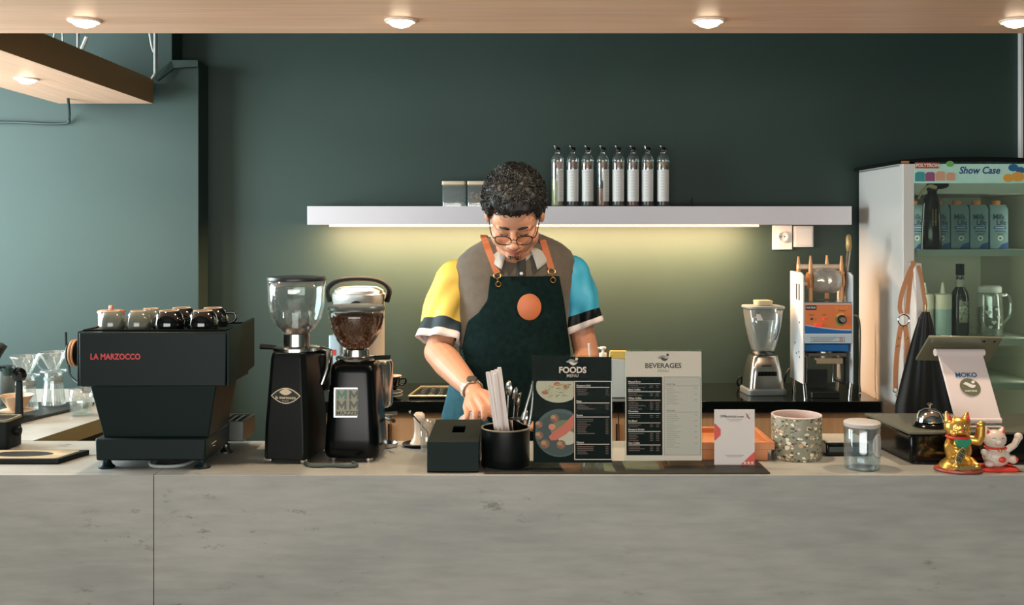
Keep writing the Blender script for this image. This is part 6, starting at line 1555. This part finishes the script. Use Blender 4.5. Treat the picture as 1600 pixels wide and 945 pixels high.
def trunk(z):
    T_ = sorted(TR_, key=lambda r: r[0])
    for a, b in zip(T_, T_[1:]):
        if a[0] <= z <= b[0]:
            t_ = (z-a[0])/(b[0]-a[0]); return [a[i]+(b[i]-a[i])*t_ for i in (1, 2, 3)]
    return [T_[0][i] if z < T_[0][0] else T_[-1][i] for i in (1, 2, 3)]
def sup(a, rx, ry, n=2.4):
    c, s_ = math.cos(a), math.sin(a)
    return rx*math.copysign(abs(c)**(2/n), c), ry*math.copysign(abs(s_)**(2/n), s_)
zs = []
for a, b in zip(TR_, TR_[1:]):
    k = max(1, int((a[0]-b[0])/.018)); zs += [a[0]+(b[0]-a[0])*i/k for i in range(k)]
zs.append(TR_[-1][0])
rs = []
for z in zs:
    rx, ry, cy = trunk(z); ring = []
    for j in range(72):
        a = 2*PI*j/72; x, y = sup(a, rx, ry)
        w_ = .010*noise.noise(Vector((x*9, y*9+3, z*7)))+.004*math.sin(z*60+x*30+2*math.sin(a*2))*max(0, (1.42-z))*2*(.3+abs(math.cos(a)))
        k = 1+w_/max(rx, .05) if z < 1.50 else 1
        ring.append((CXB+x*k, cy+y*k, z+.055*x*min(1, max(0, (z-1.38)/.1))))
    rs.append(ring)
sh = mk('shirt', MB().rings(rs, cap0=False, cap1=False), m_shirt, person, world=True, smooth=180, solid=.003)
# the bare collar opening is closed by collar and neck
def sleeve(path, radii, mats, bands, seed, fl=1.0, tilt=(0, 0, 0)):
    P = smoothline(path, 9); n = len(P); rr = []
    for i in range(n):
        u = i/(n-1)*(len(radii)-1); k = min(int(u), len(radii)-2); rr.append(radii[k]+(radii[k+1]-radii[k])*(u-k))
    mb = MB(); rs = []; t_ = None
    u_ = Vector((0, 1, 0))
    for i, p in enumerate(P):
        t_ = (P[min(i+1, n-1)]-P[max(i-1, 0)]).normalized()
        if i > n*.5: t_ = (t_+Vector(tilt)*((i/n-.5)*2)).normalized()
        u_ = (u_-t_*u_.dot(t_)).normalized(); w = t_.cross(u_); ring = []
        for j in range(56):
            a = 2*PI*j/56; s = i/(n-1)
            fold = .009*s*math.sin(3*a+seed+5*s)+.007*math.sin(6*a+seed*2-9*s)*s+.005*math.sin(14*s+2*math.sin(a+seed))*(1-s)*1.2
            ring.append(p+(u_*math.cos(a)*.92+w*math.sin(a))*(rr[i]+fold))
        rs.append(ring)
    mb.rings(rs, cap0=False, cap1=False)
    mb.m = []
    for i in range(n-1):
        s = (i+.5)/(n-1); k = 0 if s < bands[0] else 1 if s < bands[1] else 2
        mb.m += [k]*56
    return mb
sl = sleeve([(-.140, 3.405, 1.485), (-.195, 3.400, 1.440), (-.219, 3.370, 1.355), (-.234, 3.322, 1.256)], [.046, .066, .067, .067], 0, (.80, .92), 1.0)
mk('sleeve', sl, [m_yel, m_navy, m_whc], sh, smooth=180, solid=.003, world=True)['label'] = 'yellow sleeve with navy and white bands'
sl = sleeve([(.150, 3.405, 1.505), (.197, 3.402, 1.458), (.222, 3.392, 1.380), (.238, 3.380, 1.292)], [.046, .066, .064, .060], 0, (.80, .91), 2.6, tilt=(.25, 0, 0))
mk('sleeve', sl, [m_blu, m_black, m_whc], sh, smooth=180, solid=.003, world=True)['label'] = 'blue sleeve with black and white bands'
# collar: a band round the neck and two pointed flaps
cb = MB(); rs = []
for k, (z0, g) in enumerate(((1.535, .0), (1.590, -.004))):
    pass
CXC = .024
def collar_pt(a, h):
    """a: 0 at the front, pi at the nape; the band rises from front to back"""
    zb = 1.520+.068*(1-math.cos(a))/2
    rx, ry = .083, .082
    return Vector((CXC+rx*math.sin(a), 3.375-ry*math.cos(a)+.010*(1-math.cos(a))/2, zb+h))
vs = MB().grid(lambda u, v: collar_pt(-PI*.93+1.86*PI*u, .034*v-.004), 48, 3)
mk('collar_band', vs, m_colr, sh, world=True, smooth=180, solid=.003)
def flap(s_):
    # outer fold from the nape to the point on the chest
    def fn(u, v):
        a = s_*(PI*.98-(PI*.98-.42)*u); top = collar_pt(a, .032); out = Vector((math.sin(a), -math.cos(a), 0))
        drop = .034+.030*max(0, (u-.55)/.45)**1.6
        lo = top+out*(.016+.012*u)+Vector((s_*.012*max(0, (u-.6)/.4), -.008*u, -drop))
        return top.lerp(lo, v)+out*.005*math.sin(v*PI)
    return MB().grid(fn, 26, 6)
for s_ in (-1, 1): mk('collar_flap', flap(s_), m_colr, sh, world=True, smooth=180, solid=.003)
pk = MB()
def front_y(x, z, g=.0):
    rx, ry, cy = trunk(z); q = min(.995, abs(x-CXB)/rx); return cy-ry*(1-q**2.4)**(1/2.4)-g
mk('placket', MB().grid(lambda u, v: Vector((CXC+.006+(-.014+.028*u), front_y(CXC, 1.535-.11*v, .004), 1.535-.11*v)), 3, 8), M('placket_dark', (34, 36, 34), .7), sh, world=True, solid=.003)
mk('button', MB().ell((CXC+.006, front_y(CXC, 1.478, .007), 1.478), (.0055, .002, .0055), 14, 8), M('button_white', (222, 214, 204), .3), sh, world=True)

# ---- trousers and shoes (behind the counter)
tr = MB()
for s_ in (-1, 1):
    tr.rings([[(.008+s_*x0+rx*math.cos(a), cy+ry*math.sin(a), z) for a in [2*PI*j/28 for j in range(28)]] for z, x0, rx, ry, cy in ((.98, .075, .112, .145, 3.41), (.80, .088, .105, .115, 3.42), (.5, .10, .080, .085, 3.42), (.12, .105, .065, .07, 3.44))])
mk('trousers', tr, M('jeans_blue', (44, 78, 92), .8), person, world=True)
so = MB()
for s_ in (-1, 1): so.rings([[(.008+s_*.11+(.045*g)*math.cos(a), 3.395+(.135*g)*math.sin(a), z) for a in [2*PI*j/28 for j in range(28)]] for z, g in ((0.001, 1), (.03, 1.02), (.06, .9), (.085, .62))])
mk('shoes', so, m_blackmatte, person, world=True, bevel=.004)

# ---- apron
m_apron = M('apron_denim', (8, 24, 24), .85, spec=.08, col2=(13, 32, 32), noise_scale=(60, 60, 60))
AL = [(1.469, -.0695), (1.395, -.0777), (1.355, -.105), (1.325, -.141), (1.238, -.160), (1.125, -.200), (1.013, -.228), (.80, -.235)]
AR = [(1.469, .151), (1.395, .165), (1.325, .174), (1.238, .186), (1.125, .196), (1.013, .205), (.80, .215)]
def edge(T_, z):
    for a, b in zip(T_, T_[1:]):
        if b[0] <= z <= a[0]: return a[1]+(b[1]-a[1])*(a[0]-z)/(a[0]-b[0])
    return T_[0][1] if z > T_[0][0] else T_[-1][1]
def ap_y(x, z, g=0.):
    rx, ry, cy = trunk(z); rx = max(rx+.014, .215 if z < 1.2 else 0, abs(edge(AL, z)-CXB)+.012, abs(edge(AR, z)-CXB)+.012); ry += .012+.02*min(1, max(0, 1.27-z)*4)
    q = min(.999, abs(x-CXB)/rx); return cy-ry*(1-q**2.4)**(1/2.4)-.003-g
def ap(u, v):
    z = 1.469-.66*v; x = edge(AL, z)+(edge(AR, z)-edge(AL, z))*u
    fold = .004*math.sin(u*9+z*13)*min(1, v*2)+.004*math.sin(z*38+u*4)*max(0, .8-abs(v-.45)*3)
    return Vector((x, ap_y(x, z)+fold*(.2 if v < .2 else 1), z))
an = mk('apron', MB().grid(ap, 60, 70), [m_apron, M('apron_teal', (44, 82, 92), .85, col2=(52, 92, 102), noise_scale=(50, 50, 50), spec=.15)], person, world=True, smooth=180, solid=.0035)
for p in an.data.polygons:  # lower left of the apron is coloured a paler teal
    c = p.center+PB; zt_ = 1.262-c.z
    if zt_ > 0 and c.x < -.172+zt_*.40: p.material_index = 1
# leather straps, buckles, hooks and the round patch
m_strap = M('apron_leather', (176, 98, 56), .45, bump=.12, bump_scale=180)
for s_, top, bot in ((-1, (756, 370), (777, 427)), (1, (847, 374), (862, 421))):
    pts = []
    x0, z0 = xa(bot[0], 3.28), za(bot[1], 3.28)
    x1, z1 = xa(top[0], 3.37), za(top[1], 3.37)
    for i in range(7):
        t_ = i/6; x = x0+(x1-x0)*t_; z = z0+(z1-z0)*t_
        pts.append(Vector((x, min(front_y(x, min(z, 1.58), .008), 3.40), z)))
    pts.append(Vector((x1-s_*.004, 3.42, z1-.004))); pts.append(Vector((x1-s_*.03, 3.50, 1.50)))
    mk('strap', ribbon(MB(), pts, .021, .003), m_strap, an, world=True)
    cx_, cz_ = x0, z0-.006; fyy = ap_y(cx_, cz_, .012)
    mk('buckle', MB().torus((cx_, fyy, cz_), .0085, .0018, 20, 8, rot=RX, sx=1.35).tube([(cx_, fyy-.001, cz_-.006), (cx_+.004, fyy-.003, cz_-.020)], [.0035, .0025], 8).torus((cx_+.004, fyy-.003, cz_-.027), .008, .0018, 20, 8, rot=RX), m_brass, an, world=True)
cx_, cz_ = xa(827, 3.25), za(479, 3.25)
pt = MB(); n = 36; rs = []
for k, (g, lift) in enumerate(((1., .0), (1., .003), (.94, .0042))):
    rs.append([Vector((cx_+.038*g*math.cos(2*PI*j/n), ap_y(cx_+.038*math.cos(2*PI*j/n), cz_, .008+lift), cz_+.042*g*math.sin(2*PI*j/n))) for j in range(n)])
mk('leather_patch', MB().rings(rs), m_strap, an, world=True, smooth=60)
# wristwatch
ax_ = (WR-EL).normalized(); rot_ = ax_.to_track_quat('Z', 'Y').to_matrix(); wc = WR-ax_*.012
ww = MB()
for i in range(22):
    a = 2*PI*i/22; p = rot_ @ Vector((.0335*math.cos(a), .0305*math.sin(a), 0))+wc
    ww.box(p, (.0085, .005, .017), rot_ @ Matrix.Rotation(a+PI/2, 3, 'Z'))
wt = mk('wristwatch', ww, M('watch_pale_metal', (214, 200, 178), .3, .6), person, world=True, bevel=.001)
up_ = Vector((.15, -.55, .8)); up_ = (up_-ax_*up_.dot(ax_)).normalized(); rw = Matrix((ax_.cross(up_), ax_, up_)).transposed()
o = mk('watch_case', MB().lathe([(0, .0), (.0155, 0), (.0165, .003), (.0155, .007), (0, .0072)], wc+up_*.031, 28, rot=rw), m_steel, wt); o.data.transform(Matrix.Translation(-PB))
# the white lid under his fingers
t = thing('saucer', 'white saucer held under the fingers of the barista', 'saucer', P_(738, 645, 3.02)+Vector((0, .012, -.018)))
t.rotation_euler = (R(8), R(-14), 0)
mk('disc', MB().lathe([(0, .0), (.034, 0), (.0385, .002), (.040, .006), (.038, .009), (.034, .006), (0, .005)], seg=40), m_paper, t)

# ---------------------------------------------------------------- turn the lettering into meshes
dg = bpy.context.evaluated_depsgraph_get(); dg.update()
for o in [x for x in SC.objects if x.type == 'FONT']:
    me = bpy.data.meshes.new_from_object(o.evaluated_get(dg))
    n = bpy.data.objects.new('lettering', me); C.objects.link(n)
    n.parent = o.parent; n.location = o.location; n.rotation_euler = o.rotation_euler; n.scale = o.scale
    bpy.data.objects.remove(o)
bpy.context.view_layer.update()
